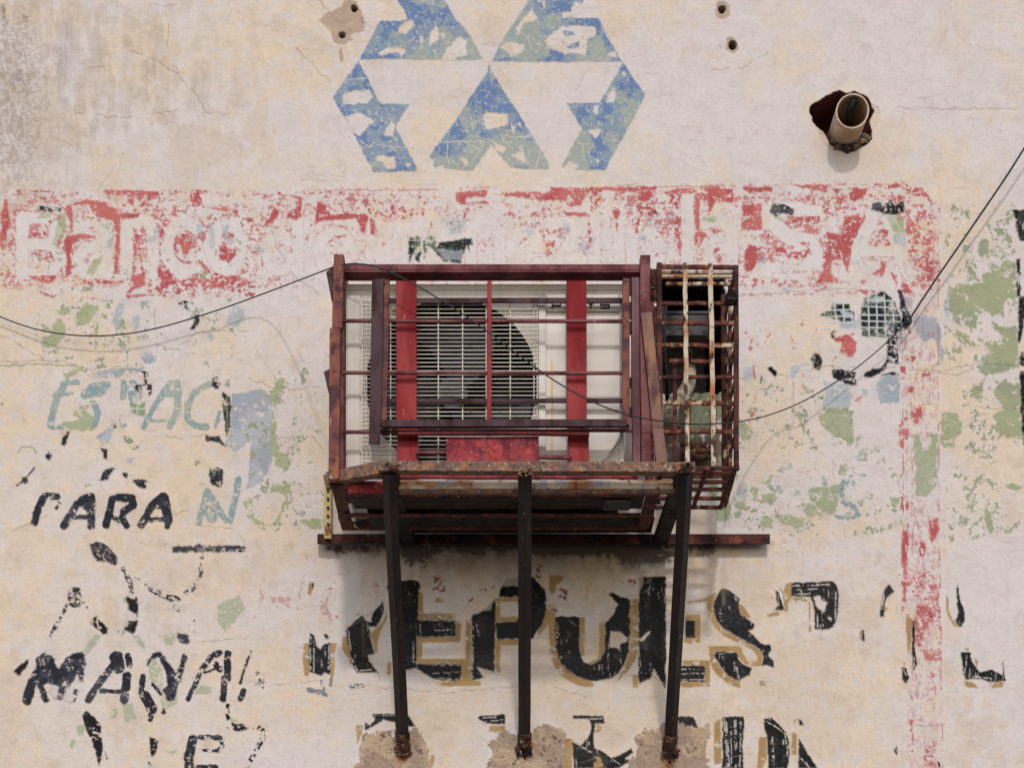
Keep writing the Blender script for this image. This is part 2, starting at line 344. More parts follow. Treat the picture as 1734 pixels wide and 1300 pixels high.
# green coat
paint(A_, '380 890 430 862 478 880 460 912 395 918;510 930 560 850 660 848 655 890 590 970 540 982;280 1110 350 1030 350 975 400 940 440 985 440 1040 400 1110 340 1137 290 1138;620 1058 640 965 662 1000 655 1055;85% 400 230 430 250 455 320 405 430 400 480 352 450 370 360;270 235 360 235 350 262 280 272;580 655 590 600 640 550 690 520 682 570 640 620 630 655;45% 600 300 700 300 760 380 740 460 700 440 680 390 600 350;w6 0 1256 150 1245 400 1245 560 1272;60% 430 1240 550 1250 560 1290 480 1290;50% 1350 240 1420 240 1400 300 1330 290', (168,173,136), .96, 'c', wob=6, film='green_paint')
paint(C_, '1230 300 1258 300 1222 372 1200 360;1615 262 1705 265 1695 300 1620 290;60% 1480 270 1505 270 1490 310', GREEN, .9, 'c')
paint(D_, '1190 300 1295 298 1302 410 1225 408;0 308 45 310 45 335 0 335;60% 450 300 500 305 480 325', (160,172,130), film='green_paint')
paint(E_, '1115 40 1300 -10 1680 0 1680 110 1560 150 1570 270 1400 230 1345 250 1330 380 1200 340 1130 260 1110 130;1480 320 1540 360 1660 340 1690 500 1680 690 1540 740 1470 770 1390 770 1350 690 1400 640 1390 600 1540 560 1560 440 1490 390;85% 1170 390 1240 420 1280 460 1350 500 1310 530 1210 500;1550 800 1690 830 1730 1260 1600 1290 1490 1190 1470 1080 1580 1050 1500 960 1490 880;1060 1080 1130 1060 1220 1150 1180 1300 1060 1300 1040 1150;80 1035 310 1040 310 1300 240 1290 120 1210 30 1130;820 1250 880 1240 870 1300 820 1300;960 1240 1010 1240 1010 1300 960 1300;60% 1290 880 1390 820 1390 940 1300 940;50% 1440 510 1560 500 1560 600 1450 580', GREEN, .96, 'c', var=GREEN2, wob=12, film='green_paint')
paint(L_, '290 260 310 200 350 205 352 312 300 295;65% 240 320 272 350 265 385;450 305 500 330 500 500 440 520 380 400 350 330 420 340;65% 180 700 300 750 240 770;60% 440 100 480 70 480 150;70% 320 380 420 370 430 520 330 500;40% 230 60 255 60 260 260 230 270', GREEN, .95, 'c', wob=12, var=GREEN2, film='green_paint')
paint(J_, '90 0 115 40 190 90 180 140 120 155 90 120;560 0 745 -10 755 170 735 180 720 150 640 120 570 60;70% 440 0 480 0 460 80;88% 500 430 600 420 680 400 650 580 500 585 470 550 510 500;230 460 310 450 315 510 240 512;240 580 300 580 300 650 250 655 230 620;310 570 400 585 480 600 482 650 400 655 330 610;0 450 40 470 60 600 0 625 -30 560;70 470 140 520 150 550 80 540;80 560 115 560 110 605 80 600;75% 240 400 300 340 310 370 260 410;680 290 720 280 730 340 680 350;880 290 950 245 940 290;1100 130 1140 115 1150 215 1200 200 1205 110 1240 115 1230 280 1245 400 1180 470 1120 475 1110 280;1260 0 1360 0 1380 60 1330 188 1255 185;1560 20 1640 -10 1734 -10 1734 150 1660 130;960 480 1025 480 1025 510 980 510;60% 970 600 1040 580 1030 650 960 665;1510 520 1560 590 1560 670 1530 680 1510 600;1420 540 1500 578 1440 560;1630 410 1670 385 1734 420 1650 440;75% 1500 290 1600 260 1550 300;70% 1440 380 1500 340 1450 430;1620 660 1650 660 1640 690;60% 1250 690 1330 700 1300 712;75% 80 330 110 340 125 400 95 390;60% 160 420 220 420 200 500;90% -60 330 60 330 40 420 -60 500', (159,166,132), .975, 'c', var=(166,170,142), wob=9, film='green_paint')
paint(F_, '65% w40 1475 140 1440 210;70% w34 1440 220 1435 420 1442 520;1425 500 1500 520 1522 560 1508 605 1450 580;340 135 350 100 400 60 440 70 385 110 360 135;w6 0 60 120 52 400 52 430 75;75% 310 395 490 395 500 345 450 290 500 240 480 230 380 310 420 345 330 350;90% 620 840 665 830 660 880 600 890;70% 1270 770 1320 750 1330 860 1440 900 1500 800 1510 700 1440 670 1400 700 1500 740 1440 880 1380 920 1300 860;1485 680 1525 680 1525 730 1490 725;45% 1570 680 1600 680 1580 830;88% 1565 870 1734 850 1734 910 1640 915;w9 90 510 120 480 170 480 190 510;80% 90 770 150 770 120 782;60% 220 640 260 640 230 670;70% 430 680 490 685 450 698', (167,172,138), .94, 'c', wob=7, film='green_paint')
paint(G_, '555 790 620 680 680 685 640 750 580 815;820 445 860 430 870 520 840 480;890 685 950 700 970 780 930 760;1450 480 1590 420 1640 500 1560 600 1500 672 1450 580;75% 980 850 1040 840 1090 950 1070 1090 1000 1000;1310 1020 1410 1030 1410 1082 1300 1082;820 1150 880 1140 910 1250 830 1262;75% 1070 1080 1180 1080 1180 1140 1080 1200;70% 745 1170 790 1180 780 1240 745 1240;60% 1060 690 1180 680 1140 770 1080 730;60% 800 780 960 780', (176,179,156), .93, 's', wob=6, film='green_paint')
paint(H_, '1200 370 1260 410 1200 400;40% 350 480 400 490 380 560 340 540;60% 400 430 450 420 440 480 410 490;45% 860 550 930 560 900 580', (170,178,150), .9, 'c')
paint(PX, '4% 1226 800 1530 770 1530 900 1300 920 1226 900;7% 1600 350 1720 340 1725 900 1600 920;4% 1225 640 1420 660 1420 760 1225 760;2% 400 640 540 620 550 900 440 900;1% 60 350 420 360 400 620 60 640;6% 1420 740 1530 740 1530 900 1430 900', GREEN, nz='c', var=GREEN2, film='green_paint', wob=12, soft=.1)
paint(PX, '6% 1226 760 1530 760 1530 890 1226 890;5% 850 330 1300 330 1300 440 850 440', (164,172,174), nz='b', wob=12, op=.7)
# blue interlocking emblem at the top
BL = rgb((108,131,168)); TG = rgb((164,171,160)); MB = rgb((138,153,168))
em = np.empty((H, W, 3), np.float32); em[:] = MB
q1 = N['c']*.6 + N['v']*.15 + N['b']*.25
em += (BL - em) * sm(q1, .46, .56)[..., None]
lean = q1*.7 + .35*sm(GX, 700, 1000) - .18*blob(1050,150,40,60) + .25*blob(830,180,50,80) - .2
em += (TG - em) * (sm(1-N['b'] + .8*(lean-.3), .62, .78)*.9)[..., None]
paint(X_, '575 -80 870 -80 920 0 1010 150 1040 170 1120 270 1205 437 300 440 430 190 450 155 600 155 650 150 640 100 575 0;290 452 350 560 400 660 440 740 460 765 668 760 560 930 720 1230 710 1255 400 1262 265 1000 185 860 100 710;1243 465 1275 530 1690 1190 1690 1235 1500 1240 1400 1220 1265 1060 1130 1250 850 1232 810 1140 960 940 1240 520', em, wob=1.2, film='blue_emblem')
paint(Y_, '300 0 360 -90 620 -90 665 0 590 122 757 125 920 412 50 408 130 250;925 420 1075 630 805 1132 640 1132 515 1105 652 860 550 690 766 688', em, wob=1.2, film='blue_emblem')
peel(X_, '585 210 620 170 690 152 700 190 640 245 590 240;800 265 860 178 885 250 880 290 812 345;960 340 1040 250 1060 290 1080 290 1085 400 1000 425 960 445 900 445 900 420;430 400 470 370 560 345 640 370 610 430 590 390 450 415;175 700 250 660 370 660 392 710 350 760 300 750 240 775 185 760;290 820 350 850 405 880 340 960 300 1000 230 960 190 860;540 880 562 940 540 1010 480 995 500 930;430 1140 560 1150 562 1240 500 1240 470 1180 430 1190;1205 850 1230 815 1380 830 1395 910 1300 935 1250 950 1210 930;1285 1035 1370 1080 1350 1120 1290 1095;1030 1160 1080 1150 1100 1190 1070 1222;1410 1140 1500 1100 1530 1190 1480 1182;1410 920 1450 920 1440 970 1420 965;1450 890 1480 900 1480 940;740 1190 830 1150 840 1210 770 1230;850 1220 920 1205 910 1250 850 1250;615 1200 680 1205 650 1235;740 260 762 262 758 310 742 300;900 240 930 260 915 300', 6)
peel(X_, 'w7 200 585 350 575;w5 890 1045 1080 1035 1180 1030;w6 945 1050 940 1150 960 1200;w5 300 1030 370 1080 410 1040;w5 420 1060 640 1085;w5 1260 480 1275 640;w6 1190 1030 1200 1080 1130 1170;w6 1630 1090 1590 1240;w6 1560 985 1440 1005 1370 990;w5 1110 830 1130 950;w4 600 350 700 280', 0)
peel(Y_, '400 270 450 220 510 180 560 175 740 180 750 240 700 265 680 380 620 355 530 360 470 340 420 300;140 275 270 300 260 345 180 370 110 320;830 620 880 590 865 680 810 692;685 870 760 860 780 880 740 925;215 190 320 50 350 120 330 150 270 150 230 215;520 90 580 80 600 20 660 30 600 120 520 130;920 480 945 490 940 515 925 510;740 700 770 710 750 760 720 750;730 1060 765 1070 755 1100;560 1070 640 1100 600 1132 520 1110;820 350 880 350 890 385 830 380;375 10 410 0 400 70', 6)
peel(Y_, 'w6 780 190 850 290;w5 620 955 700 960 690 940;w4 660 960 665 1050;w5 240 910 330 905;w4 850 935 900 930;w5 290 250 320 330;w3 790 870 780 920;w3 855 790 850 830', 0)
paint(Y_, '520 200 590 210 600 240 530 250;510 270 560 300 640 280 630 320 560 320;w8 655 240 660 320', em, .6, 's')
sl = win(560,1100,0,300); over(np.maximum(sm(N['s'][sl], .90, .96), sm(N['w'][sl], .93, .99)*sm(N['b'][sl], .4, .6)) * (FILM['blue_emblem'][sl] > .3) * .7, rgb((206,200,192)), sl)
paint(X_, 'w2.5 300 441 1200 441', (150,150,160), .8, op=.6)
paint(Y_, 'w2.5 40 412 920 416;w3 925 420 1075 630 805 1132;w2.5 0 400 40 420', (140,150,166), .8, op=.6)
# red banner with the lettering knocked out, mostly scoured away
LM = np.zeros((H, W), np.float32)
def ell(cx, cy, rx, ry, a0=0, a1=360):
    return ' '.join(f'{cx+rx*math.cos(R(a)):.0f} {cy-ry*math.sin(R(a)):.0f}' for a in np.linspace(a0, a1, 18))
for s in ('22 38 368 38 464;20 40 370 82 370 96 392 82 414 44 414;20 84 416 104 438 84 464 42 464;21 128 380 160 371 181 392 181 464;20 180 414 144 420 130 440 146 462 178 455;22 214 372 214 464;21 216 378 246 371 259 392 259 464;22 333 386 306 370 283 400 283 436 306 462 334 452;'
          + '24 ' + ell(382, 418, 24, 36) + ';20 504 336 504 464;20 ' + ell(474, 428, 22, 30) + ';20 ' + ell(566, 425, 27, 33, 10, 325) + ';12 544 424 592 420;22 618 358 652 462 692 352;20 ' + ell(738, 425, 26, 32, 10, 325)
          + ';20 798 372 798 464;20 800 380 826 372 846 392 846 464;20 ' + ell(890, 425, 24, 34, 10, 325) + ';12 872 424 914 420;20 932 376 984 376 934 462 988 462;20 1007 372 1007 448 1030 464 1048 448 1048 372;20 ' + ell(1092, 425, 24, 34, 10, 325)
          + ';22 1164 330 1164 464;20 1196 380 1222 370 1240 392 1240 464;20 1240 416 1206 424 1198 448 1216 462 1240 454;26 1386 362 1330 350 1306 374 1330 398 1372 410 1386 438 1356 462 1300 456;26 1432 464 1484 352 1498 352 1540 464;18 1452 426 1526 426').split(';'):
    sl, m = stroke(PX, s, 4.0); LM[sl] = np.maximum(LM[sl], m)
slb = win(-70, 1592, 322, 500, 0)
def bandm(y0, y1): return (GY[slb] + WX1[slb]*14 > y0) & (GY[slb] + WX1[slb]*14 < y1)
nn = N['s'][slb]*.5 + N['w'][slb]*.25 + N['h'][slb]*.25
dens = .30 + .34*(1 - N['b'][slb]) + .14*blob(150, 400, 260, 120)[slb] + .12*blob(1420, 400, 200, 120)[slb] - .16*blob(740, 440, 220, 60)[slb]
keep = np.clip((dens - .12 - nn) / .12 + .5, 0, 1) * (1 - LM[slb]) * bandm(326, 488)
over(keep * .55, rgb((200,136,132)), slb)
keep2 = np.clip((dens - .24 - nn) / .10 + .5, 0, 1) * (1 - LM[slb]) * bandm(328, 484)
over(keep2 * .68, rgb((186,98,98)), slb)
ctr = LM[slb] * (1 - LM[slb]) * 4 * np.clip((.62 - N['c'][slb]) * 6, 0, 1)
over(ctr * .75, rgb((176,106,106)), slb)
over(LM[slb] * np.clip((.75 - N['c'][slb]) * 4, 0, 1) * .35, rgb((216,208,203)), slb)
RV = (193,110,105)
def red(ctx, s, **k):
    op = k.get('op', 1)
    for t in s.split(';'):                     # worn pink fringe left round every surviving patch
        t = t.strip()
        if not t: continue
        c_, t = (float(t.split('%')[0]), t.split('%')[1].strip()) if '%' in t else (95, t)
        if t[0] == 'w': v = t[1:].split(); t = 'w' + str(float(v[0]) + 14) + ' ' + ' '.join(v[1:])
        paint(ctx, f"{min(c_, 80)*.55 + 10:.0f}% {t}", (196,140,138), nz='w', wob=16, op=.5*op, h=.0001)
    paint(ctx, s, REDP, k.pop('cov', .95), k.pop('nz', 's'), var=RV, film='red_paint', **k)
red(A_, '30 150 60 160 60 330 45 350 50 460 20 480 0 470 0 380 25 330 0 250 20 230;75% 60 430 90 430 85 490 62 500;40% 0 620 50 620 40 680 0 660;88% 700 90 850 88 1060 92 1062 115 1000 125 940 118 870 125 800 118 740 130 710 120;50% 850 120 1000 120 1010 180 960 200 880 190;570 150 690 170 710 160 720 195 770 210 790 250 930 235 920 270 800 275 800 330 806 480 790 600 770 650 765 480 780 400 770 300 740 280 640 265 600 200 590 185 480 190 490 280 485 390 545 375 600 390 660 415 600 405 520 415 480 450 465 520 475 600 480 650 440 662 450 520 425 440 440 410 465 380 470 290 440 240 450 180 560 165')
red(A_, '55% w9 250 130 330 165 400 185 450 235;35% 1000 225 1100 230 1060 310 1010 290;65% 1270 90 1340 90 1352 180 1300 200 1270 190;50% 1150 215 1200 215 1190 270 1130 265;60% 1380 190 1440 210 1600 215 1590 240 1500 230 1400 215;85% 1640 270 1690 270 1690 300 1650 295;75% 900 380 960 385 970 420 940 410 920 400 905 640 885 650 890 500;60% w18 935 480 955 650;880 650 970 650 975 720 920 750 830 782 900 720 870 690;840 785 1015 786 940 805 850 806;85% 1055 570 1070 620 1150 630 1140 670 1110 690 1180 700 1090 750 970 765 1080 730 1075 700 1050 660;80% w9 1180 697 1300 680 1400 690;75% 1390 680 1470 660 1580 655 1575 700 1500 735 1440 740 1400 710;65% w12 1330 560 1400 630 1480 660;1210 380 1265 383 1290 420 1315 450 1318 470 1270 480 1250 520 1215 500 1200 440;60% w14 1172 440 1180 530 1230 572 1310 565;50% w20 1130 295 1090 340 1070 440;1520 365 1560 385 1560 405 1530 390;70% 1450 480 1500 460 1580 460 1570 530 1520 565 1460 540;60% w20 220 385 290 390 335 300;60% w8 230 505 260 488 330 500 345 530 300 550 245 510;190 660 380 655 370 690 330 710 230 685;60% 480 690 600 680 640 690 600 720 540 712;60% 640 680 740 690 750 710 650 715;50% w12 270 772 330 790 390 790;40% w6 480 800 650 815;40% w10 120 92 330 98;55% w6 1060 107 1733 113;50% w7 1070 94 1400 94;35% 980 690 1700 690 1700 800 1000 800;30% 450 260 780 270 700 290 540 290', wob=4)
red(B_, '72% 385 125 440 140 435 270 390 282 350 265 330 262 400 200;92% 175 332 210 270 260 210 292 230 260 290 215 305;85% 540 160 570 155 622 210 622 250 780 235 880 245 870 300 850 380 830 350 800 270 600 292 560 300 525 312;55% 830 150 880 145 912 240 870 240;80% 890 250 930 310 942 380 900 380;60% 1020 170 1050 180 1070 250 1040 240;1460 100 1680 90 1670 130 1530 132 1520 180 1470 168;1560 172 1650 160 1672 178;70% 1520 200 1555 210 1550 290 1520 280;60% w4 0 118 240 112;70% w5 440 90 700 85 1340 78;45% w16 460 103 720 103;60% w10 280 105 380 130;680 382 735 380 700 398 650 395;30% 1190 130 1260 130 1250 260 1190 260;45% w14 1440 190 1340 245;50% w8 1310 290 1280 380;80% 70 280 112 285 110 300;40% w6 340 370 400 400 360 420 370 500;30% 780 380 980 380 960 400;35% 1080 200 1180 200 1180 300 1080 280;30% w5 160 480 180 620')
red(C_, '88% 600 68 1180 62 1310 65 1310 85 1180 95 950 85 900 130 870 90 820 140 805 190 720 192 690 150 560 155 400 130 290 115 400 90 560 100 600 90;75% 690 225 850 240 832 262 700 250;50% 280 230 370 225 350 252 290 250;55% 860 130 960 120 960 180 870 235;80% 1030 100 1100 90 1060 150 1020 140;80% 1180 95 1270 90 1300 140 1230 160 1190 150;60% 1400 110 1470 110 1450 230 1430 200 1390 150;60% 1440 260 1470 260 1467 520 1440 490 1420 300;75% 1560 110 1733 110 1733 160 1600 150 1590 350 1640 380 1590 460 1560 450;92% 1580 65 1733 70 1733 135 1660 100;65% 1020 190 1060 200 1050 380 1020 260;60% 1170 250 1200 260 1190 370 1165 382;45% w16 855 255 868 460;65% 570 420 640 420 600 520 575 522;50% 1180 190 1300 200 1290 255 1190 255;45% w5 0 72 240 70;70% w5 1180 62 1733 62;95% 0 100 180 90 170 130 60 125 30 150 0 170;75% 60 172 160 160 200 178;35% w10 480 240 700 240;45% w8 1300 400 1410 370;35% w8 1290 515 1390 510;35% w14 1640 360 1733 360;50% 1690 480 1733 470 1733 540 1700 550;80% 1310 90 1420 95 1440 75 1570 80 1560 105 1420 110;40% w5 550 260 570 520;40% w6 1000 260 1010 480;35% w5 640 480 730 370')
red(D_, '580 92 800 95 785 148 690 122;85% 820 110 900 120 850 150;930 110 1060 120 1045 165 1000 190 980 210 940 180;60% 1060 90 1330 88 1400 110 1460 160 1482 210 1420 195 1380 165 1300 112 1060 110;85% 0 120 160 120 165 212 120 217 60 180 0 300;85% 210 110 420 100 420 135 260 145;88% 230 225 350 215 362 380 330 390 215 392;95% 265 480 350 510 325 600 290 660 255 680 240 560;80% 380 510 410 510 410 540;440 510 500 510 520 545 450 545;68% 590 480 670 475 682 560 640 578 540 577 545 535 640 540 650 500;50% 540 300 745 300 740 340 560 352;82% 780 400 890 430 890 370 920 300 1050 300 1000 400 960 480 940 580 930 680 890 590 820 600 805 680 895 740 720 737 790 600 800 500;60% 770 180 830 200 780 240;45% 1060 160 1280 165 1300 212 1110 192;52% 1300 200 1330 300 1400 380 1420 480 1350 580 1320 430;60% 1420 470 1485 470 1470 600;90% 1095 465 1140 490 1100 500;90% 1190 455 1222 490 1180 500;55% 1140 380 1200 400 1190 440;70% 1140 595 1200 600 1160 700 1080 690 1150 640;65% 1210 670 1260 700 1250 765;85% 1290 740 1350 780 1340 815 1290 802;45% 380 380 410 400 400 480;50% 280 710 380 720 370 770 290 770;60% 210 690 270 690 220 720;55% w6 0 100 580 92 1330 86 1420 118 1478 190 1492 300 1496 800;50% w5 200 825 600 815 1150 810;55% w10 700 800 790 770;50% 980 790 1170 800 1160 820 990 812;35% 1380 200 1490 300 1490 800 1400 700;40% 740 180 900 180 860 300 760 280;40% w6 440 180 720 180;35% w6 430 670 760 670;60% w30 780 560 790 720', wob=4)
red(D_, '95% 905 1090 940 1095 990 1150 985 1200 940 1245 880 1205 885 1140 860 1140;75% 1440 700 1495 710 1470 740;30% 0 380 90 380 90 420 0 420;50% w20 850 1130 960 1090', wob=6)
red(D_, '14% 220 1040 470 1040 470 1110 230 1200;40% w20 290 1120 280 1180;30% w24 570 1180 560 1100 600 1030 660 1005 710 1060 720 1130;22% w20 800 1140 790 1240 900 1260 1000 1220', nz='w', op=.75)
red(E_, '70% 740 600 840 600 840 640 740 640;75% 700 690 750 690 750 800 710 800;40% 880 720 960 720 960 780 890 780;95% 770 850 815 850 810 905 780 905;60% 700 1140 770 1100 775 1300 700 1300;65% 800 1060 900 1000 880 1120 820 1160;85% 770 370 810 375 805 420 775 420;90% 730 25 800 50 790 90 730 60;40% w16 900 20 880 140;35% w10 300 920 380 980;45% 370 60 540 70 520 90 380 80')
red(J_, '65% 1030 430 1070 450 1070 555 1030 558;90% 1190 610 1245 595 1245 690 1205 742;60% 1120 730 1180 740 1160 820 1120 800;70% 1040 670 1075 670 1070 877 1030 877;80% 1095 0 1140 0 1130 55 1100 50;80% w8 1050 280 1050 320;60% 1020 100 1070 80 1060 200 1030 200;35% 300 540 340 530 330 600;60% w8 190 0 170 50', nz='v')
red(K_, '72% 1165 200 1240 220 1252 290 1212 330 1190 400 1240 460 1290 440 1296 490 1222 497 1160 390 1150 280;65% 1090 0 1112 0 1105 230 1085 240;85% 1217 10 1202 72 1186 60;80% 1237 555 1266 560 1255 615;45% w14 1245 640 1258 735;85% 1125 810 1150 805 1140 860;35% w20 1140 860 1140 970;30% 1200 950 1260 910 1270 1064 1210 1064;75% 1235 1040 1250 1040 1250 1064 1235 1064;30% 1090 100 1180 20 1240 10 1290 150 1290 430 1200 190', op=.85)
# pink ghost of older capitals
paint(I_, '40% w36 125 200 115 320;55% w44 130 350 240 370 340 370;32% w26 480 170 440 330 420 520;24% 80 360 360 400 360 440 90 440;20% 30 460 110 470 100 540 30 540;38% w60 680 300 640 400 650 480 720 550;45% w40 720 240 650 330;26% w70 980 210 1080 260 1120 340;24% w26 800 590 900 580;40% w6 700 180 850 135 1000 145 1080 200;50% w5 690 420 760 330 900 300 1040 330;40% w5 700 480 800 550 930 540;70% w12 490 0 500 30', (186,112,110), nz='s', var=(200,140,138), op=.6, h=.0001, soft=.4, film='faded_pink_paint')
paint(N_, '40% w14 330 780 350 980 300 1190;45% w22 320 1050 320 1150;40% 1030 960 1130 990 1100 1060 1040 1010;30% w10 690 820 690 940;25% w8 620 890 600 1140', (196,110,108), nz='w', film='faded_pink_paint', h=.0001)
# teal capitals
TEAL = (142,161,162)
def teal(ctx, s, **k): paint(ctx, s, TEAL, .80, 's', var=(161,172,160), film='teal_lettering', **k)
teal(F_, 'w34 262 370 300 220 340 160;w24 325 150 410 145;w22 290 215 372 205;w20 265 380 330 382;w38 560 158 475 172 442 212;84% w50 470 200 540 190;w34 495 260 515 310 495 370;w32 650 150 645 225;55% w70 700 170 710 230;w20 640 320 625 380 655 370;w30 752 378 800 290 860 200 895 145;w36 930 150 935 290 890 378;w16 795 345 900 350;84% w40 860 200 930 210;w34 1110 150 1035 185 985 260 985 340 1030 375 1080 378;w18 1150 300 1130 385;w22 1190 140 1190 165;40% w22 1280 150 1290 200;w32 1042 880 1065 800 1085 715;w34 1095 725 1140 800 1185 870;w32 1250 650 1235 750 1205 870;60% w60 1080 780 1110 850')
teal(J_, 'w30 755 400 700 390 688 435 695 480;w26 700 505 770 535 785 575 745 605 665 590;60% 570 350 612 360 612 412 580 410;40% w20 290 420 330 420 380 400;40% w14 130 430 150 440;30% w30 720 370 820 360;30% w20 190 350 210 380')
paint(J_, '690 425 705 430 695 440', INK)
# slate-black brush lettering at the left
SL = (44,45,53)
def slate(ctx, s, **k): paint(ctx, s, SL, k.pop('cov', .965), k.pop('nz', 's'), var=(66,68,76), film=k.pop('film', 'slate_lettering'), **k)
slate(F_, 'w34 180 880 200 800 235 738 298 745;70% w18 312 780 295 805;w36 335 895 400 790 460 745;w38 478 745 480 900;w22 375 850 480 856;88% w60 440 770 470 790;w36 558 895 590 760;w38 620 750 690 755 700 790 650 825;w30 640 850 665 900;70% w22 590 850 620 870;w36 742 895 800 790 850 745;97% w44 862 750 882 870;w28 880 870 878 900;w22 790 868 880 860;90% w30 820 790 860 790', varn='c')
slate(H_, 'w44 142 295 162 220 190 160;190 70 240 42 275 60 305 130 340 80 390 40 440 42 452 95 432 190 415 200 405 150 360 230 320 290 290 292 312 225 270 205 230 215 262 300 232 308 200 230 185 150;55% w22 385 290 400 250;w34 462 292 530 190 600 100;98% w62 610 70 620 120;80% w30 670 60 680 110;88% w40 665 165 652 292;w22 530 245 640 248;768 110 795 48 840 38 880 90 925 150 958 52 986 66 945 190 912 292 880 302 850 240 882 215 862 130 835 72 800 74 778 118;w16 800 210 840 262;85% w28 750 170 740 250;80% w50 760 270 795 340;40% w30 795 350 790 390;w24 985 288 1020 210 1045 160;60% w28 1060 130 1100 70 1150 45;w32 1192 48 1192 180;95% w30 1175 180 1170 290;60% w10 1070 150 1150 120;55% w30 1130 110 1150 130;w13 1312 42 1285 120 1258 205;w28 1275 245 1260 285;88% w44 1010 500 990 600 990 650;w22 1045 488 1090 485 1155 492;60% w16 1150 495 1165 530 1140 560 1060 555;w34 1020 650 1130 650', varn='c')
paint(H_, 'w6 155 155 190 160;w4 360 210 340 290;w3 925 120 960 125;w3 230 250 260 240', (206,190,176), h=0)
paint(H_, '1060 500 1100 490 1115 520 1090 545 1065 535', (206,188,170))
slate(G_, '92% 1155 95 1635 93 1635 132 1155 136;92% 1290 85 1340 85 1345 132 1300 132;90% 1180 668 1250 690 1262 740 1220 752 1180 715', nz='s')
paint(G_, '86% 600 90 650 62 720 90 785 175 775 225 720 200 650 200 610 150;48% w32 825 250 870 340 880 400;52% w34 1010 385 1130 440 1190 445;30% w26 1190 440 1290 375 1340 290 1345 150;28% w18 900 300 1010 380;62% w84 495 410 500 460;30% w26 440 490 400 590 330 700;34% w22 560 480 610 550;30% w24 1170 500 1210 560;12% w24 1290 580 1290 680', (56,52,54), nz='s', film='slate_lettering', varn='s', var=(110,102,100), soft=.3)
paint(G_, '845 432 900 455 912 430 925 500 912 572 870 530;925 590 905 670 880 685 825 655 860 600;605 605 645 558 655 590 720 640 715 680 690 690 640 640;90% 95 930 145 880 190 850 185 900 130 960;1070 1210 1090 1175 1110 1210', INK, .98, 'c', film='black_paint', rough=.5)
paint(G_, 'w9 650 580 655 640', (214,190,168), h=0)
paint(G_, 'w14 760 665 830 670 820 690', (140,138,134), .5, 'w')
paint(H_, '430 372 452 350 500 390 532 425 540 560 520 645 490 520 460 470;780 480 830 500 825 560 792 592;1210 410 1300 430 1300 450 1230 457;80% 550 560 570 600 560 615;w10 785 620 795 650', INK, .97, 'c', film='black_paint', rough=.5)
paint(H_, 'w14 490 460 525 470;30% w30 780 620 800 650', (206,196,186), .8, 's')
paint(H_, '42% w24 1330 430 1378 450 1375 500 1335 570 1295 640;25% w20 1190 320 1200 430;30% 960 460 1000 460 1000 490 970 490;25% w26 1350 150 1380 220', INK, nz='w', film='black_paint')
paint(F_, '1095 640 1100 600 1130 588 1165 600 1172 670 1150 692 1112 682;88% 1165 200 1205 215 1212 260 1205 400 1185 430 1172 300;75% 1075 425 1150 430 1197 495 1165 480 1130 455 1080 458;1112 130 1140 115 1158 150 1140 185 1115 165;702 662 740 650 775 660 768 705 720 695;640 615 675 620 665 655;530 490 560 495 565 550 540 548;238 520 260 508 278 525 262 550 240 545;60% 735 85 775 95 800 200 780 215;70% 330 400 362 400 345 480 325 475;85% 108 650 140 645 145 665 130 678;60% w8 60 712 120 660 180 590 190 575;88% 535 630 560 600 600 598 570 655 520 662;1015 560 1050 558 1055 578 1020 585;50% 715 160 760 160 750 200 715 190;w10 8 262 12 264;60% w12 590 340 605 380', INK, .95, 'c', film='black_paint', rough=.5, var=(64,66,70), varn='s')
paint(F_, 'w7 1190 220 1192 400;645 425 662 425 735 490 700 500 660 460;50% 1100 590 1140 600 1120 640', (120,142,110), .7, 's', h=0)
paint(F_, 'w4 690 430 750 490;w4 680 500 720 545;w5 685 275 760 275;w5 712 250 712 320', (214,208,202), h=0)
paint(F_, '80% 680 250 765 250 760 322 685 322', (140,156,128), nz='c'); paint(F_, 'w5 682 282 765 284;w5 722 250 720 322', (212,206,200), h=0)
paint(A_, '260 195 330 200 420 213 405 228 265 222;60% 1188 818 1255 822 1245 885 1200 872;90% 1325 905 1337 950 1290 1020 1268 1015;80% 1072 1018 1085 1060 1075 1060;w5 1440 480 1440 530', INK, .95, 's', film='black_paint', var=(80,90,72), varn='s')
paint(B_, '88% 1160 400 1230 398 1238 470 1222 575 1200 560 1185 500 1160 575 1145 470;85% 1250 420 1290 390 1325 400 1335 432 1430 425 1570 410 1580 450 1540 450 1520 490 1500 575 1390 575 1330 490 1290 460 1270 500 1250 560;w10 1540 430 1560 500', (46,48,50), .9, 's', film='black_paint', var=(104,122,96), varn='c')
paint(B_, 'w4 1155 424 1235 424;w4 1250 420 1330 426', (206,206,200), h=0)
paint(B_, '75% 1330 480 1520 500 1500 560 1400 560', (142,146,152), .6, 's')
paint(C_, '1288 222 1300 218 1312 238 1295 242;w6 930 243 948 245', INK)
paint(D_, '80% 430 222 500 210 560 248 562 292 500 280 450 302 405 265;92% 1075 255 1095 215 1140 203 1180 215 1210 195 1240 230 1300 200 1305 270 1260 295 1190 292 1130 262', (40,40,42), nz='s', film='black_paint', var=(90,90,92))
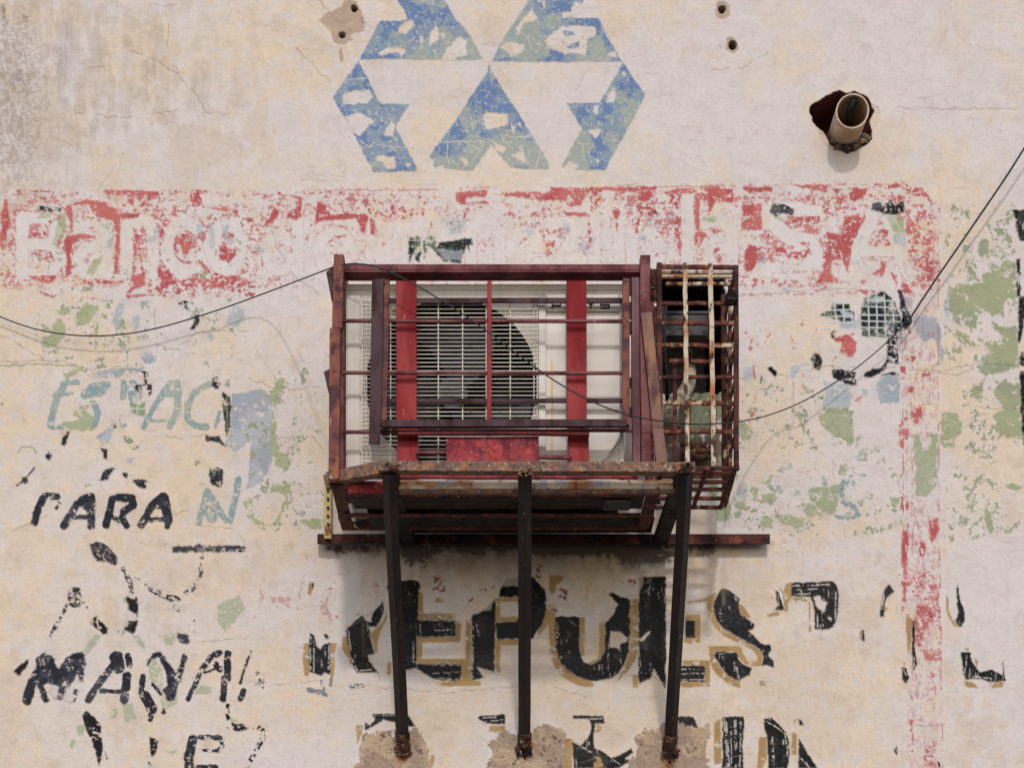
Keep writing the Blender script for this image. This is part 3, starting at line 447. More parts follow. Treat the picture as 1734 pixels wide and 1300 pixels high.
# black and green squares behind the scraped lattice
paint(D_, '96% 820 882 940 880 945 935 970 940 970 1000 860 1002 825 972 745 962 790 930;96% 1020 850 1170 800 1210 830 1250 885 1280 980 1300 1040 1240 1100 1180 1112 1020 1102 1005 960', (36,38,42), nz='c', film='lattice_pattern', var=(84,98,84), varn='c')
paint(D_, '70% 1020 850 1170 835 1170 870 1020 900;85% 880 925 960 960 960 985 890 975', (172,180,184), nz='c')
for i in range(9): paint(D_, f'w9 {845+i*55-3} {870-6*(i>3)*8} {850+i*55} {1010 if i < 3 else 1115}', (196,200,200), .93, wob=1, h=.0002)
for i, y in enumerate((880, 925, 968, 1010, 1052)): paint(D_, f'w9 750 {y+1} 960 {y};w9 1005 {y+(-22 if i<2 else -8)} 1290 {y-(12 if i<2 else 4)}', (196,200,200), .93, wob=1, h=.0002)
peel(D_, '940 840 1025 830 1030 880 1000 960 985 990 965 930 950 900;740 800 820 800 820 930 780 925 745 960', 4)
red(D_, '85% 1290 740 1350 780 1340 815 1290 802')
paint(D_, '95% 1262 788 1290 800 1300 870 1340 950 1350 1000 1335 1040 1300 1062 1292 980 1275 900;72% 1190 1000 1262 1010 1258 1285 1165 1290 1205 1250 1215 1120;95% 680 1250 700 1222 740 1215 755 1290 700 1290;60% w22 835 1070 830 1110', (36,36,40), nz='s', film='black_paint', var=(96,100,104), varn='c')
paint(E_, '88% 130 680 150 675 155 700 340 735 338 830 300 845 250 830 150 780;75% 400 755 470 715 560 690 600 640 610 690 500 780 410 782;530 785 580 745 640 735 700 768 640 755 570 765;85% 0 590 45 595 60 640 50 720 0 705;60% 600 460 690 400 685 660 600 660;70% 50 930 75 920 60 960', (34,33,36), nz='s', film='black_paint')
paint(N_, '430 790 460 782 500 820 490 860 470 850;80% 385 850 398 855 388 915 376 910', INK)
paint(L_, '92% 478 50 700 40 700 215 512 208;92% 500 300 520 310 518 505 498 500;90% 508 505 560 500 520 750 508 740;95% 512 792 700 792 700 868 514 866;97% 516 892 800 880 800 1100 800 1300 535 1280 520 1080;80% 545 300 700 300 700 780 560 780;80% w4 160 40 156 60;w5 235 68 235 74', INK, nz='v', film='black_paint', var=(64,70,60), varn='s')
paint(K_, 'w3 400 160 402 165', INK)
# big gold-edged black capitals
GO = (168,136,92)
def gold(ctx, s): paint(ctx, s, GO, .985, 'c', wob=1.5, var=(178,146,98), film='gold_lettering', h=.0003)
def blk(ctx, s): paint(ctx, s, (14,13,15), 1, wob=3.2, film='black_lettering', h=.0006, rough=.36)
gold(R1, '552 0 592 10 590 165 830 165 832 206 548 208;670 75 700 45 740 50 755 75 700 85;545 335 828 335 828 210 868 215 868 375 585 378 585 490 545 540;545 495 900 495 905 215 945 210 942 655 1012 660 1010 697 720 697 700 670 872 655 872 535 545 535;1120 50 1290 50 1290 80 1160 82 1160 190 1290 190 1290 228 1122 230;1120 355 1290 358 1290 395 1160 395 1158 598 1116 590;1500 80 1560 100 1560 200 1520 240 1440 330 1430 290 1490 200;205 300 250 270 310 200 320 130 330 200 262 320 255 450 235 450;0 340 30 330 55 450 70 560 90 590 60 540 40 430 0 430;1515 200 1562 200 1562 430 1590 500 1650 590 1735 640 1735 690 1640 650 1560 560 1520 440;1075 990 1195 985 1190 1030 1075 1030;100 980 155 985 140 1050 105 1130;650 1190 680 1210 660 1300 640 1300;330 520 356 520 356 600 330 600;1650 1080 1692 1090 1680 1300 1620 1300;545 -40 560 -60 600 -50 560 0')
gold(R2, '40 200 90 195 90 430 130 545 220 625 340 662 372 680 370 700 300 705 180 660 80 560 45 450;262 195 305 190 303 490 270 450 262 440;410 240 452 200 454 440 430 490 350 540 328 530 390 500 408 450;632 60 697 60 697 400 690 480 640 560 560 650 528 667 600 560 634 430;655 615 700 615 695 705 655 705;860 350 902 350 902 540 862 540;1045 172 1152 172 1152 382 1030 382 1030 345 1112 345 1115 215 1045 215;1015 508 1222 508 1222 702 1000 707 1000 665 1182 665 1182 548 1015 545;1205 60 1262 25 1245 120 1262 210 1320 285 1450 355 1600 445 1615 490 1590 548 1500 552 1440 500 1420 447 1255 440 1262 500 1300 570 1370 635 1440 665 1447 707 1380 692 1280 622 1225 540 1213 405 1450 405 1462 450 1500 515 1560 510 1572 480 1540 430 1430 380 1290 310 1220 210 1198 120;1430 90 1470 110 1520 190 1510 210 1450 180 1430 120;1640 180 1680 160 1733 150 1733 176 1650 187;1585 660 1610 652 1637 697 1590 697;150 1080 207 1080 200 1300 160 1300;380 985 430 985 415 1030 380 1030;1255 965 1300 938 1305 1262 1255 1270;1590 1070 1640 1070 1635 1250 1600 1300 1578 1290;1060 80 1150 70 1275 5 1260 40 1200 75 1060 90;-30 30 40 60 45 200 30 260 -30 310')
gold(U2, '120 865 225 865 215 900 170 930 165 985 120 1000;760 865 915 870 915 905 775 905')
gold(K_, '370 250 440 230 480 235 485 180 600 180 605 340 595 342 592 160 500 160 500 75 470 90 460 130 430 98 440 120 460 140 465 230 420 232;480 120 500 90 500 160 490 165;1320 150 1335 165 1330 220 1360 290 1395 318 1360 312 1320 240;1415 600 1470 610 1492 640 1430 632;1545 615 1632 600 1620 635 1570 640;1115 250 1142 280 1130 440 1115 440;505 870 530 880 530 990 500 1000;510 815 530 800 525 835;990 205 1015 215 995 240;1065 38 1085 40 1070 48;1470 480 1490 500 1480 540;868 328 885 330 870 385 862 370;1095 495 1105 510 1095 540;1415 425 1445 430 1435 450;330 895 345 900 345 1064 320 1064')
gold(I_, '470 745 515 738 518 1010 480 1015 460 900;700 740 755 735 735 800 735 900 712 1110 695 1110 700 900;800 705 835 690 862 880 845 860 800 800;532 220 545 300 525 335 505 315 515 225;900 490 960 480 930 510;740 500 760 510 770 525 740 525;850 880 880 890 900 960 880 950;1180 900 1210 905 1205 1010 1180 1010')
blk(R1, '440 -70 540 -80 565 -30 550 100 555 210 545 330 540 500 545 560 500 575 435 582 415 340;545 210 830 210 828 332 545 335;545 535 872 540 868 657 680 655 600 600 545 570;950 170 1010 165 1070 110 1120 60 1128 200 1115 350 1115 600 1080 590 1020 570 985 565 1040 635 945 657 950 400;1150 0 1200 -90 1300 -100 1400 -100 1480 -20 1502 80 1490 180 1460 260 1420 300 1400 350 1128 355 1125 235 1270 230 1292 200 1290 45 1150 48;20 285 120 195 150 180 200 265 215 400 235 460 190 470 200 520 262 597 200 592 100 602 60 500;120 195 210 230 220 160 250 120 280 100 292 65 305 120 290 200 240 265 200 262;320 -30 360 -75 445 -70 445 200 420 340 400 300 370 100;1565 190 1735 190 1735 625 1650 580 1590 470 1562 380;215 905 380 900 480 905 515 960 540 992 470 990 380 960 300 940 250 980 190 1005 165 1020 165 960 200 985 240 940;1000 915 1190 905 1197 976 1060 972 990 935')
blk(R2, '90 195 262 195 264 440 300 520 350 542 420 500 454 440 455 230 480 210 510 180 545 100 520 60 475 30 500 5 560 40 634 62 634 420 600 540 530 622 440 657 340 662 220 622 130 540 92 430;700 -100 900 -100 900 720 850 640 812 560 790 640 700 682 700 300;1040 215 1115 220 1113 345 1040 345;1000 550 1182 548 1186 665 1000 663;1310 -15 1340 -20 1400 20 1440 60 1430 110 1450 180 1512 212 1550 250 1540 280 1500 290 1560 340 1590 380 1640 395 1665 385 1675 420 1650 470 1690 520 1692 562 1650 545 1600 548 1618 480 1600 440 1450 350 1320 280 1260 200 1243 120 1270 40;1255 445 1420 450 1432 510 1480 550 1532 560 1510 620 1470 630 1440 662 1370 632 1300 560 1260 490;220 915 440 912 452 965 380 968 370 1060 370 1150 430 1170 500 1225 560 1200 640 1150 660 1180 600 1230 640 1245 560 1300 220 1300 215 1110 280 1132 350 1040 350 960 330 935 220 937;975 920 1100 920 1135 1010 1000 990;1315 920 1472 920 1476 1000 1460 1100 1470 1300 1312 1300;1630 935 1680 935 1735 980 1735 1300 1660 1300 1655 1100 1618 1000;370 1212 475 1212 530 1300 372 1300')
blk(U1, '700 970 760 950 822 975 832 1020 800 1050 800 1080 812 1110 802 1240 830 1300 710 1300;640 970 700 960 705 1200 660 1240')
blk(K_, '500 80 600 78 720 74 745 100 752 140 750 230 738 290 720 318 680 328 625 325 622 200 600 155 500 155;415 118 440 140 456 200 462 228 410 227 430 200;1020 90 1047 130 1010 150 992 200 992 262 970 262 975 180 1000 110;875 328 887 332 887 388 874 388;1380 78 1395 180 1417 220 1422 290 1395 317 1365 285 1385 250 1375 180;1395 450 1450 450 1452 500 1500 560 1560 540 1622 572 1622 480 1632 570 1635 602 1560 612 1500 590 1420 592;1140 282 1157 290 1155 440 1168 520 1150 547 1140 480;1082 532 1110 530 1127 590 1110 612 1090 592;540 795 567 832 540 836;540 900 570 950 600 1000 640 1064 540 1064;1042 970 1060 938 1062 1000;360 800 390 795 450 840 490 900 492 1000 480 1064 380 1064 372 900')
blk(I_, '525 650 562 680 580 760 610 790 640 750 700 735 695 1010 660 990 622 1015 545 992 515 980 516 800;640 670 665 665 690 692 665 708;542 222 565 232 542 305')
# gold inside the K, worn places and white scratches and painted glints inside the black
gold(R2, '372 1215 412 1215 462 1300 372 1300')
bl = FILM['black_lettering']
gl = sm(N['v'], .90, .97) * sm(1-N['b'], .35, .6) * sm(N['c'], .2, .6)
hand = np.zeros((H, W), np.float32)
for ctx, s in ((R1, 'w8 680 290 790 285;w6 570 550 860 545;w7 600 640 860 648;w5 660 605 850 595;w9 520 370 520 520;w8 960 260 955 640;w7 985 250 1000 330;w9 60 480 110 590;w7 195 300 235 460;w5 570 225 575 330;w6 220 915 380 912;w7 1030 930 1150 925;w6 1040 960 1180 945;w9 20 280 45 300 60 450;w5 570 215 810 220;w6 1590 250 1570 380;w4 180 225 190 330'),
               (R2, 'w9 1000 575 1170 575;w7 1010 610 1180 605;w6 1010 655 1180 650;w10 1320 280 1450 350 1590 430;w6 1290 460 1400 450;w6 150 550 260 640 330 655;w5 480 380 470 560;w5 700 420 720 600;w5 1300 140 1310 220;w5 1360 90 1365 150;w9 1400 40 1420 80;w9 1325 935 1350 1290;w8 1400 950 1410 1200;w7 1450 960 1440 1290;w6 1375 1000 1380 1300;w8 1640 960 1700 990;w7 1670 1100 1690 1290;w9 240 1120 350 1180;w8 260 940 430 935;w6 240 1230 240 1300;w7 340 1060 330 1180;w5 470 1210 590 1290;w5 100 230 95 400;w5 1310 480 1350 560;w5 180 210 240 260;w6 1190 560 1180 660'),
               (K_, 'w7 510 100 700 92;w5 520 120 640 115;w5 520 145 600 140;w6 640 260 640 320;w7 735 130 735 280;w5 660 230 670 310;w8 995 140 975 230;w9 1370 280 1400 300;w6 1430 450 1420 560;w6 1460 580 1560 590;w6 1150 480 1152 530;w6 1095 540 1110 570;w8 155 820 170 1050;w6 205 810 210 960;w6 395 830 470 880 480 1000;w6 400 900 410 1040;w6 550 1010 600 1060'),
               (I_, 'w14 530 690 525 960;w9 560 720 555 980;w12 690 760 680 960;w7 650 780 655 860;w6 620 880 630 940'), (U2, 'w9 1390 1000 1410 1020;w8 1285 1120 1295 1170;w10 1685 1050 1690 1090')):
    for t in s.split(';'):
        sl, m = stroke(ctx, t[1:], 2.0); hand[sl] = np.maximum(hand[sl], m * sm(N['s'][sl], .25, .5))
inn = sm(bl, .6, 1)
shad = 1 - .85*blob(860, 1040, 280, 70)                     # painted glints fade in the shade under the bracket
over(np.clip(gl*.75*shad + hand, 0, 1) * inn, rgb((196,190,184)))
over(inn * sm(N['s'], .93, .98) * .35 * shad, rgb((90,90,94)))
over(inn * sm(N['b'], .5, .9) * .15, rgb((46,52,58)))
# torn flakes: bare cream plaster, with the lifted lip of paint round them
peel(R2, '495 290 560 300 592 325 615 345 622 370 570 380 560 400 575 445 540 415 490 410;275 470 330 500 310 525 280 500;620 345 720 350 780 295 785 310 730 365 640 358', 4)
peel(R1, '1010 570 1110 600 1030 632;185 470 260 470 262 595 210 520;400 230 430 180 445 250 420 320', 3)
peel(K_, '618 150 650 150 668 178 692 182 672 240 640 222;690 265 715 262 712 288', 3)
peel(U2, '20 640 430 640 470 660 700 680 760 720 915 750 915 860 760 870 760 940 690 1040 620 1000 520 990 580 1060 500 1190 460 1150 360 1140 230 1150 130 1110 85 1050 180 980 240 900 200 860 60 800 0 760;1060 680 1160 690 1150 735 1060 740', 5, op=.55)
peel(U1, '650 800 900 720 1500 700 1550 720 1550 1010 1430 1010 1380 1100 1350 1180 1210 1210 1130 1280 1060 1240 1000 1120 940 1080 850 1100 830 960 700 940 650 960', 5, op=.55)
def lip(ctx, s, c=(206,192,178)): paint(ctx, s, c, wob=1, h=.002)
lip(R1, 'w8 440 592 530 568;w9 1030 575 1105 597;w7 200 480 262 600;w8 130 585 215 577;w7 700 670 640 640');
lip(R2, 'w7 615 345 720 350 785 300;w5 790 600 905 700')
paint(R1, 'w5 1040 636 990 600;w4 262 600 272 650;w5 100 240 215 150', (120,106,96), wob=1)
paint(I_, '490 1115 600 1130 640 1145 690 1190 650 1192 580 1160 500 1165;75% w22 620 1060 640 1130;70% w14 700 1040 690 1110;75% w8 60 1100 100 1060 130 1080 120 1000', (118,130,138), .9, 'c', film='slate_lettering')
paint(I_, '65% w6 865 1100 880 1080 875 1115 900 1090 910 1110 925 1085 940 1095 955 1080 970 1100;60% 850 1085 980 1080 980 1120 860 1130', (110,116,118), .5, 's')
paint(PX, '92% w4 1590 1290 1592 1296', INK)
# pink flecks showing below the bracket
paint(U1, '38% 880 930 1020 930 1020 1050 900 1040;30% w16 1180 1130 1290 1030 1450 1000;25% w14 960 920 800 880', (150,100,104), nz='w', h=.0001)
paint(U2, '40% 190 950 260 960 240 1040 180 1010;40% 90 1050 160 1060 190 1120 120 1110;30% w10 430 840 380 980 350 1100;35% 30 780 80 790 70 900 30 880;30% 600 900 740 880 700 960', (140,94,98), nz='w', h=.0001)
# black grime under the base rail, then wider grime with painted cage shade
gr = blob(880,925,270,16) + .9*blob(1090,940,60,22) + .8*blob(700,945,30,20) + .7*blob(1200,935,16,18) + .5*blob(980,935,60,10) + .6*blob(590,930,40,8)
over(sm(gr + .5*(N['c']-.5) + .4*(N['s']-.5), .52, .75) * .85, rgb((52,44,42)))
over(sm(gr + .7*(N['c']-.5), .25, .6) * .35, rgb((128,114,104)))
over(sm(blob(880,935,290,52) + .3*(N['c']-.5) + .25*(vn(GX, GY, 9, 80, 77)-.5), .3, .95) * .42, rgb((112,98,90)))  # brown grime widened to paint in the shade below the cage
over(sm(blob(1175,800,30,55) + .5*(N['c']-.5), .5, .85) * .6, rgb((104,92,78)))
over(sm(blob(1230,850,14,60)*sm(N['v'],.3,.8), .4, .9) * .5, rgb((92,94,70)))
over(sm(blob(1225,985,10,60)+blob(1175,980,8,50)+.8*blob(1260,1000,7,50) + .3*(N['v']-.5), .5, 1) * .30, rgb((176,152,122)))
over(sm(blob(615,1060,6,100)*.8 + .3*(N['v']-.5), .5, 1) * .15, rgb((190,166,140)))

# mortar pads where the struts enter the wall
MORT = np.zeros((H, W), np.float32)
for ctx, s in ((R1, '160 1030 220 1045 300 1030 380 1060 400 1000 480 1020 540 1010 590 1050 600 1110 640 1150 632 1180 645 1230 630 1300 620 1420 85 1420 95 1300 130 1200 115 1150'),
               (R1, '1110 1040 1200 1010 1290 1060 1330 1050 1400 1020 1440 990 1500 1000 1520 975 1560 1010 1640 1035 1650 1080 1620 1100 1640 1300 1630 1420 1080 1420 1090 1300 1070 1270 1100 1190 1065 1100 1130 1095'),
               (R2, '720 1010 760 990 800 1005 880 965 930 950 1000 960 1090 1010 1130 1000 1190 965 1215 1040 1190 1120 1180 1200 1215 1300 1230 1420 670 1420 620 1260 680 1190 690 1080 730 1050')):
    sl, m = poly(ctx, s, 20); MORT[sl] = np.maximum(MORT[sl], m)
nm = rank(fb(12, seed=51, octv=5, g=.75)); nm2 = rank(fb(30, seed=52, octv=4))
mc = np.empty((H, W, 3), np.float32); mc[:] = rgb((164,143,126))
mc += (rgb((184,162,138)) - mc) * sm(nm2, .5, .8)[..., None]
mc += (rgb((142,122,106)) - mc) * sm(nm, .82, 1.0)[..., None]*.7
mc += (rgb((110,94,84)) - mc) * sm(1-nm, .93, .99)[..., None]
over(MORT, mc); 
ed = np.clip(MORT, 0, 1)
HT += ed * (.0035 + (nm-.5)*.0038 + (nm2-.5)*.005)
for f in FILM.values(): f *= (1 - MORT)
RU = blob(682,1280,16,22) + blob(888,1275,16,20)*.9 + blob(1133,1290,18,26)*1.1 + blob(905,1262,30,6)*.6
over(sm(RU + .5*(N['c']-.5), .4, 1) * .75 * MORT, rgb((150,102,60)))
over(sm(RU + .6*(N['s']-.5), .85, 1.2) * .8 * MORT, rgb((60,40,32)))
ROUGH[MORT > .5] = .95

# spalled spots and bolt holes near the top edge
SP = np.zeros((H, W), np.float32)
for ctx, s in ((X_, '5 160 30 120 60 100 140 60 170 50 180 10 230 5 280 12 330 130 340 180 330 230 290 240 250 250 230 265 240 310 215 300 190 330 160 325 110 310 80 230 50 200;150 340 165 370 180 390 178 460 155 452 150 410'),
               (Y_, '1550 20 1590 5 1640 50 1640 110 1590 128 1552 118 1545 70;1618 260 1660 250 1700 330 1660 358 1620 330;1560 305 1580 300 1575 325')):
    for t in s.split(';'):
        sl, m = poly(ctx, t, 5); SP[sl] = np.maximum(SP[sl], m)
over(SP, mc * .25 + rgb((186,164,146)) * .75); HT -= SP * .0022
sl, m = stroke(X_, '8 110 140 190 160 240 135', 3); over(m*.5, rgb((140,118,102)), sl)
HOLES = ((X_, 258, 58, 22), (X_, 170, 255, 20), (Y_, 1584, 62, 21), (Y_, 1660, 298, 24))
DEEP = np.zeros((H, W), np.float32)
for ctx, hx, hy, hr in HOLES:
    cx, cy, r = ctx[0] + hx/ctx[2], ctx[1] + hy/ctx[2], hr/ctx[2]
    dd = np.hypot(GX-cx + WX1*3, GY-cy + WY1*3); m = np.clip((r - dd)/1.4 + .5, 0, 1)
    DEEP = np.maximum(DEEP, m * .045); over(m, rgb((58,38,34)))
    over(np.clip((r*1.25 - dd)/1.4 + .5, 0, 1) * (1-m) * .7, rgb((96,70,58)))
# the broken hole round the pipe, and the opening behind the right-hand cage
Q = (1340,120,8.665)
sl, m = poly(Q, '270 560 310 495 420 460 500 400 600 350 700 318 760 330 830 335 950 330 1050 360 1130 440 1195 570 1180 640 1150 690 1130 760 1165 900 1160 1010 1080 1090 960 1130 840 1190 780 1180 700 1120 590 1060 560 960 480 870 400 830 350 770 320 690', 6)
hole = np.zeros((H, W), np.float32); hole[sl] = m
sl, m2 = poly(Q, '1120 440 1170 470 1290 560 1280 720 1230 860 1150 900 1060 800;400 900 560 960 600 1060 730 1130 740 1190 600 1170 470 1080'.split(';')[0], 6); over(m2*.6, rgb((206,184,150)), sl); HT[sl] -= m2*.003
sl, m2 = poly(Q, '400 890 560 960 600 1060 730 1130 740 1190 600 1170 470 1080 410 980', 4); over(m2*.5, rgb((206,180,160)), sl); HT[sl] -= m2*.003
sl, m2 = poly(Q, '600 340 740 295 880 330 850 350 700 360 560 400', 4); over(m2*.5, rgb((190,168,140)), sl)
slope = sm(GY, 205, 252)                                   # lower lip of the hole is a rough slope
DEEP = np.maximum(DEEP, hole * (.17 * (1 - slope*.9)) * sm(hole, .2, .9))
hd = hole
for _ in range(3): hd = blur(hd)
hd = sm(hd, .02, .12)
over(hd, rgb((84,40,38)), None)
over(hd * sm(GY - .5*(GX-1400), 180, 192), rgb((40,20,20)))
over(hole * sm(GY + 6*(N['c']-.5), 218, 226) * sm(GX, 1410, 1420), mc * .45)
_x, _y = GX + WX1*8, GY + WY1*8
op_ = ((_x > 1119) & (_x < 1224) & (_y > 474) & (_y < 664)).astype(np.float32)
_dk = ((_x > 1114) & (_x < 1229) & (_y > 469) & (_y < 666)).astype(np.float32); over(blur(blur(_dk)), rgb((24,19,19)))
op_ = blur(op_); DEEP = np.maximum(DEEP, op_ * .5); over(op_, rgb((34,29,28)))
lowr = ((_x > 1112) & (_x < 1226) & (_y > 662) & (_y < 792)).astype(np.float32) * (1 - op_)
over(lowr * sm(N['c'], .25, .4), rgb((128,133,110))); over(lowr * sm(GY + 30*(N['c']-.5), 735, 750) * .75, rgb((104,88,72))); over(lowr * sm(N['v'], .6, .8) * .5, rgb((92,82,66)))

# cracks
def crack(p, seed, w_=1.1, col=(128,108,96), jit=5):
    rg = random.Random(seed); q = []
    for (ax, ay), (bx_, by_) in zip(p, p[1:]):
        n = max(2, int(math.hypot(bx_-ax, by_-ay) / 7))
        for i in range(n): q.append((ax + (bx_-ax)*i/n + rg.uniform(-1,1)*jit*.5, ay + (by_-ay)*i/n + rg.uniform(-1,1)*jit*.5))
    q.append(p[-1])
    sl, m = stroke(PX, f'{w_} ' + ' '.join(f'{a:.1f} {b:.1f}' for a, b in q), 2)
    over(m * sm(N['c'][sl], .05, .4) * .75, rgb(col), sl); HT[sl] -= m * .0008
CR = [[(220,85),(270,105),(300,125),(330,160),(350,190),(410,195)], [(125,192),(215,200),(300,186)], [(0,156),(80,155)], [(80,230),(110,240),(130,258)], [(540,0),(560,22)], [(500,80),(560,140)],
      [(0,612),(100,610),(140,622),(165,635),(200,622),(240,628)], [(265,585),(300,594),(330,565),(400,560),(436,560)], [(0,565),(60,600),(90,615)], [(240,725),(290,742),(350,738),(395,740),(460,742),(530,740),(555,770)],
      [(330,890),(400,895),(420,930)], [(1200,648),(1270,638),(1330,634),(1400,620),(1500,625),(1530,615)], [(1540,627),(1600,628),(1650,617),(1700,620),(1734,612)], [(1590,630),(1620,638),(1650,622)],
      [(1250,500),(1300,497),(1400,490),(1500,495)], [(1340,640),(1345,700),(1335,745)], [(1205,118),(1255,115),(1300,90)], [(1480,183),(1500,183),(1734,184)], [(420,1155),(480,1158),(540,1150)], [(640,1163),(760,1172),(900,1160)],
      [(340,1085),(420,1080)], [(1440,700),(1450,760)], [(610,30),(640,60)], [(260,520),(264,560)], [(1000,330),(1010,318),(1080,310)], [(1545,1228),(1600,1226)], [(420,640),(470,660),(540,655)], [(600,440),(640,445)],
      [(940,1165),(1000,1180)], [(1100,1000),(1060,1012)], [(20,900),(80,870)], [(1660,690),(1734,695)], [(290,870),(340,860)], [(60,1165),(120,1190)], [(280,20),(286,60),(275,90)], [(150,112),(180,110)], [(1410,775),(1413,810)], [(1210,680),(1240,720)], [(450,350),(470,420),(500,470),(540,500)]]
for i, p in enumerate(CR): crack(p, i)
rg = random.Random(5)
for i in range(46):
    x, y = rg.uniform(-50, 1780), rg.uniform(-50, 1350); a = rg.uniform(0, 6.28); p = [(x, y)]
    for _ in range(rg.randint(2, 5)):
        a += rg.uniform(-.7, .7); l = rg.uniform(10, 34); x += math.cos(a)*l; y += math.sin(a)*l*.7; p.append((x, y))
    crack(p, 100+i, .7, (158,138,124), 4)
# corn of fine pits
over(sm(rank(fb(4.5, seed=61, octv=2)), .992, .998) * (hole < .1) * .35, rgb((120,104,96)))
fine = (N['s'] - .5) * .05 + (rank(fb(3.2, seed=62, octv=2)) - .5) * .04
C *= (1 + fine)[..., None]
C = np.clip(C, .004, .95)

# --- mesh of the wall from the arrays
wm = bpy.data.materials.new('painted_plaster'); wm.use_nodes = True; nt = wm.node_tree; bsdf = nt.nodes['Principled BSDF']
at = nt.nodes.new('ShaderNodeAttribute'); at.attribute_name = 'paint'
ge = nt.nodes.new('ShaderNodeNewGeometry')
f1, raw1 = noise(nt, ge.outputs['Position'], 260, 5, .7, .3, .75); f2, _ = noise(nt, ge.outputs['Position'], 14, 6, .6, .35, .7)
mx = nt.nodes.new('ShaderNodeMix'); mx.data_type = 'RGBA'; mx.blend_type = 'MULTIPLY'; mx.inputs[0].default_value = .10
nt.links.new(at.outputs['Color'], mx.inputs[6]); nt.links.new(f1, mx.inputs[7])
mx2 = nt.nodes.new('ShaderNodeMix'); mx2.data_type = 'RGBA'; mx2.blend_type = 'MULTIPLY'; mx2.inputs[0].default_value = .05
nt.links.new(mx.outputs[2], mx2.inputs[6]); nt.links.new(f2, mx2.inputs[7]); nt.links.new(mx2.outputs[2], bsdf.inputs['Base Color'])
nt.links.new(at.outputs['Alpha'], bsdf.inputs['Roughness']); bsdf.inputs['Specular IOR Level'].default_value = .1
bp = nt.nodes.new('ShaderNodeBump'); bp.inputs['Strength'].default_value = .35; bp.inputs['Distance'].default_value = .0012
nt.links.new(raw1, bp.inputs['Height']); nt.links.new(bp.outputs[0], bsdf.inputs['Normal'])
RGBA = np.concatenate([C, ROUGH[..., None]], 2)
wx = (GX - VX) * S; wz = EYE + (VY - GY) * S
wy = -HT + DEEP
edge = np.zeros((H, W), bool); edge[0] = edge[-1] = True; edge[:, 0] = edge[:, -1] = True
wy = np.where(edge, .4, wy)
def grid_mesh(name, cells, lift, parent=None):
    jj, ii = np.nonzero(cells)
    a = jj*W + ii; quads = np.stack([a, a+W, a+W+1, a+1], 1)
    uq, inv = np.unique(quads.ravel(), return_inverse=True)
    me = bpy.data.meshes.new(name); n = len(uq); m = len(quads)
    me.vertices.add(n); me.loops.add(4*m); me.polygons.add(m)
    co_ = np.stack([wx.ravel()[uq], wy.ravel()[uq] - lift, wz.ravel()[uq]], 1).astype(np.float32)
    me.vertices.foreach_set('co', co_.ravel()); me.loops.foreach_set('vertex_index', inv.astype(np.int32).ravel())
    me.polygons.foreach_set('loop_start', np.arange(0, 4*m, 4, dtype=np.int32))
    me.update(calc_edges=True); me.polygons.foreach_set('use_smooth', np.ones(m, bool))
    ca = me.color_attributes.new('paint', 'FLOAT_COLOR', 'POINT')
    ca.data.foreach_set('color', RGBA.reshape(-1, 4)[uq].astype(np.float32).ravel())
    me.materials.append(wm)
    o = bpy.data.objects.new(name, me); COL.objects.link(o)
    if parent: o.parent = parent
    return o
wall = grid_mesh('plaster_wall', np.ones((H-1, W-1), bool), 0)
tag(wall, 'cream plastered building wall covered in layers of peeling painted signs', 'wall')
nice = {'blue_emblem': 'blue interlocking triangle emblem, partly flaked', 'red_paint': 'scoured red banner and border paint', 'green_paint': 'flaked sage green paint',
        'teal_lettering': 'faded teal capitals', 'slate_lettering': 'slate black brush capitals', 'gold_lettering': 'gold edging of the big capitals', 'black_lettering': 'glossy black capitals with torn flakes',
        'lattice_pattern': 'small dark squares showing through a pale lattice', 'black_paint': 'dark patches of older paint', 'faded_pink_paint': 'ghost of pink capitals'}
for i, (nme, f) in enumerate(FILM.items()):
    cells = (f[:-1,:-1] + f[1:,:-1] + f[:-1,1:] + f[1:,1:] > 2.0) & (DEEP[:-1,:-1] < .001)
    if cells.sum() > 20:
        o = grid_mesh(nme, cells, .00025 + .00003*i, wall); o['label'] = nice[nme]
m_ = MORT; o = None
lab, cuts = [], ((560, 760), (800, 1000), (1050, 1250))
for a, b in cuts:
    cells = (MORT[:-1,:-1] > .5) & (GX[:-1,:-1] > a) & (GX[:-1,:-1] < b)
    grid_mesh('mortar_patch', cells, .0006, wall)

# ------------------------------------------------------------------ ground
bm = bmesh.new(); box(bm, -14, 14, -14, -.0, -.2, 0); g_ = build('pavement', bm, M['ground']); g_['kind'] = 'structure'
bm = bmesh.new(); box(bm, -5.98, 5.98, .4, .5, .0, 6.48); build('back_face', bm, M['ground'], wall)

def pbar(bm, x0, y0, x1, y1, k, w_, h_=None, k2=None, **kw):
    """bar between two photograph points at the depth of k; w_ = seen width in pixels, h_ = depth in metres"""
    A, B = P(x0, y0, k), P(x1, y1, k2 or k)
    bar(bm, A, B, w_ / k * S, h_ if h_ is not None else w_ / k * S, **kw)
def pbox(bm, x0, x1, y0, y1, k, depth):
    a, b = P(x0, y1, k), P(x1, y0, k); box(bm, a.x, b.x, a.y, a.y + depth, a.z, b.z)

# ------------------------------------------------------------------ air conditioner
KA = 1.105; YA = P(0,0,KA).y                      # front face of the unit
ac = thing('air_conditioner', 'off-white outdoor air conditioner unit with round fan, locked inside the red cage', 'air conditioner', P(820, 815, KA) + Vector((0,.15,0)))
def az(py): return P(0, py, KA).z
def ax(px): return P(px, 0, KA).x
x0, x1, z0, z1 = ax(586), ax(1056), az(818), az(484)
cx, cz, cr = ax(765), az(651), 146/KA*S
fx0, fx1 = ax(612), ax(913)
bm = bmesh.new()
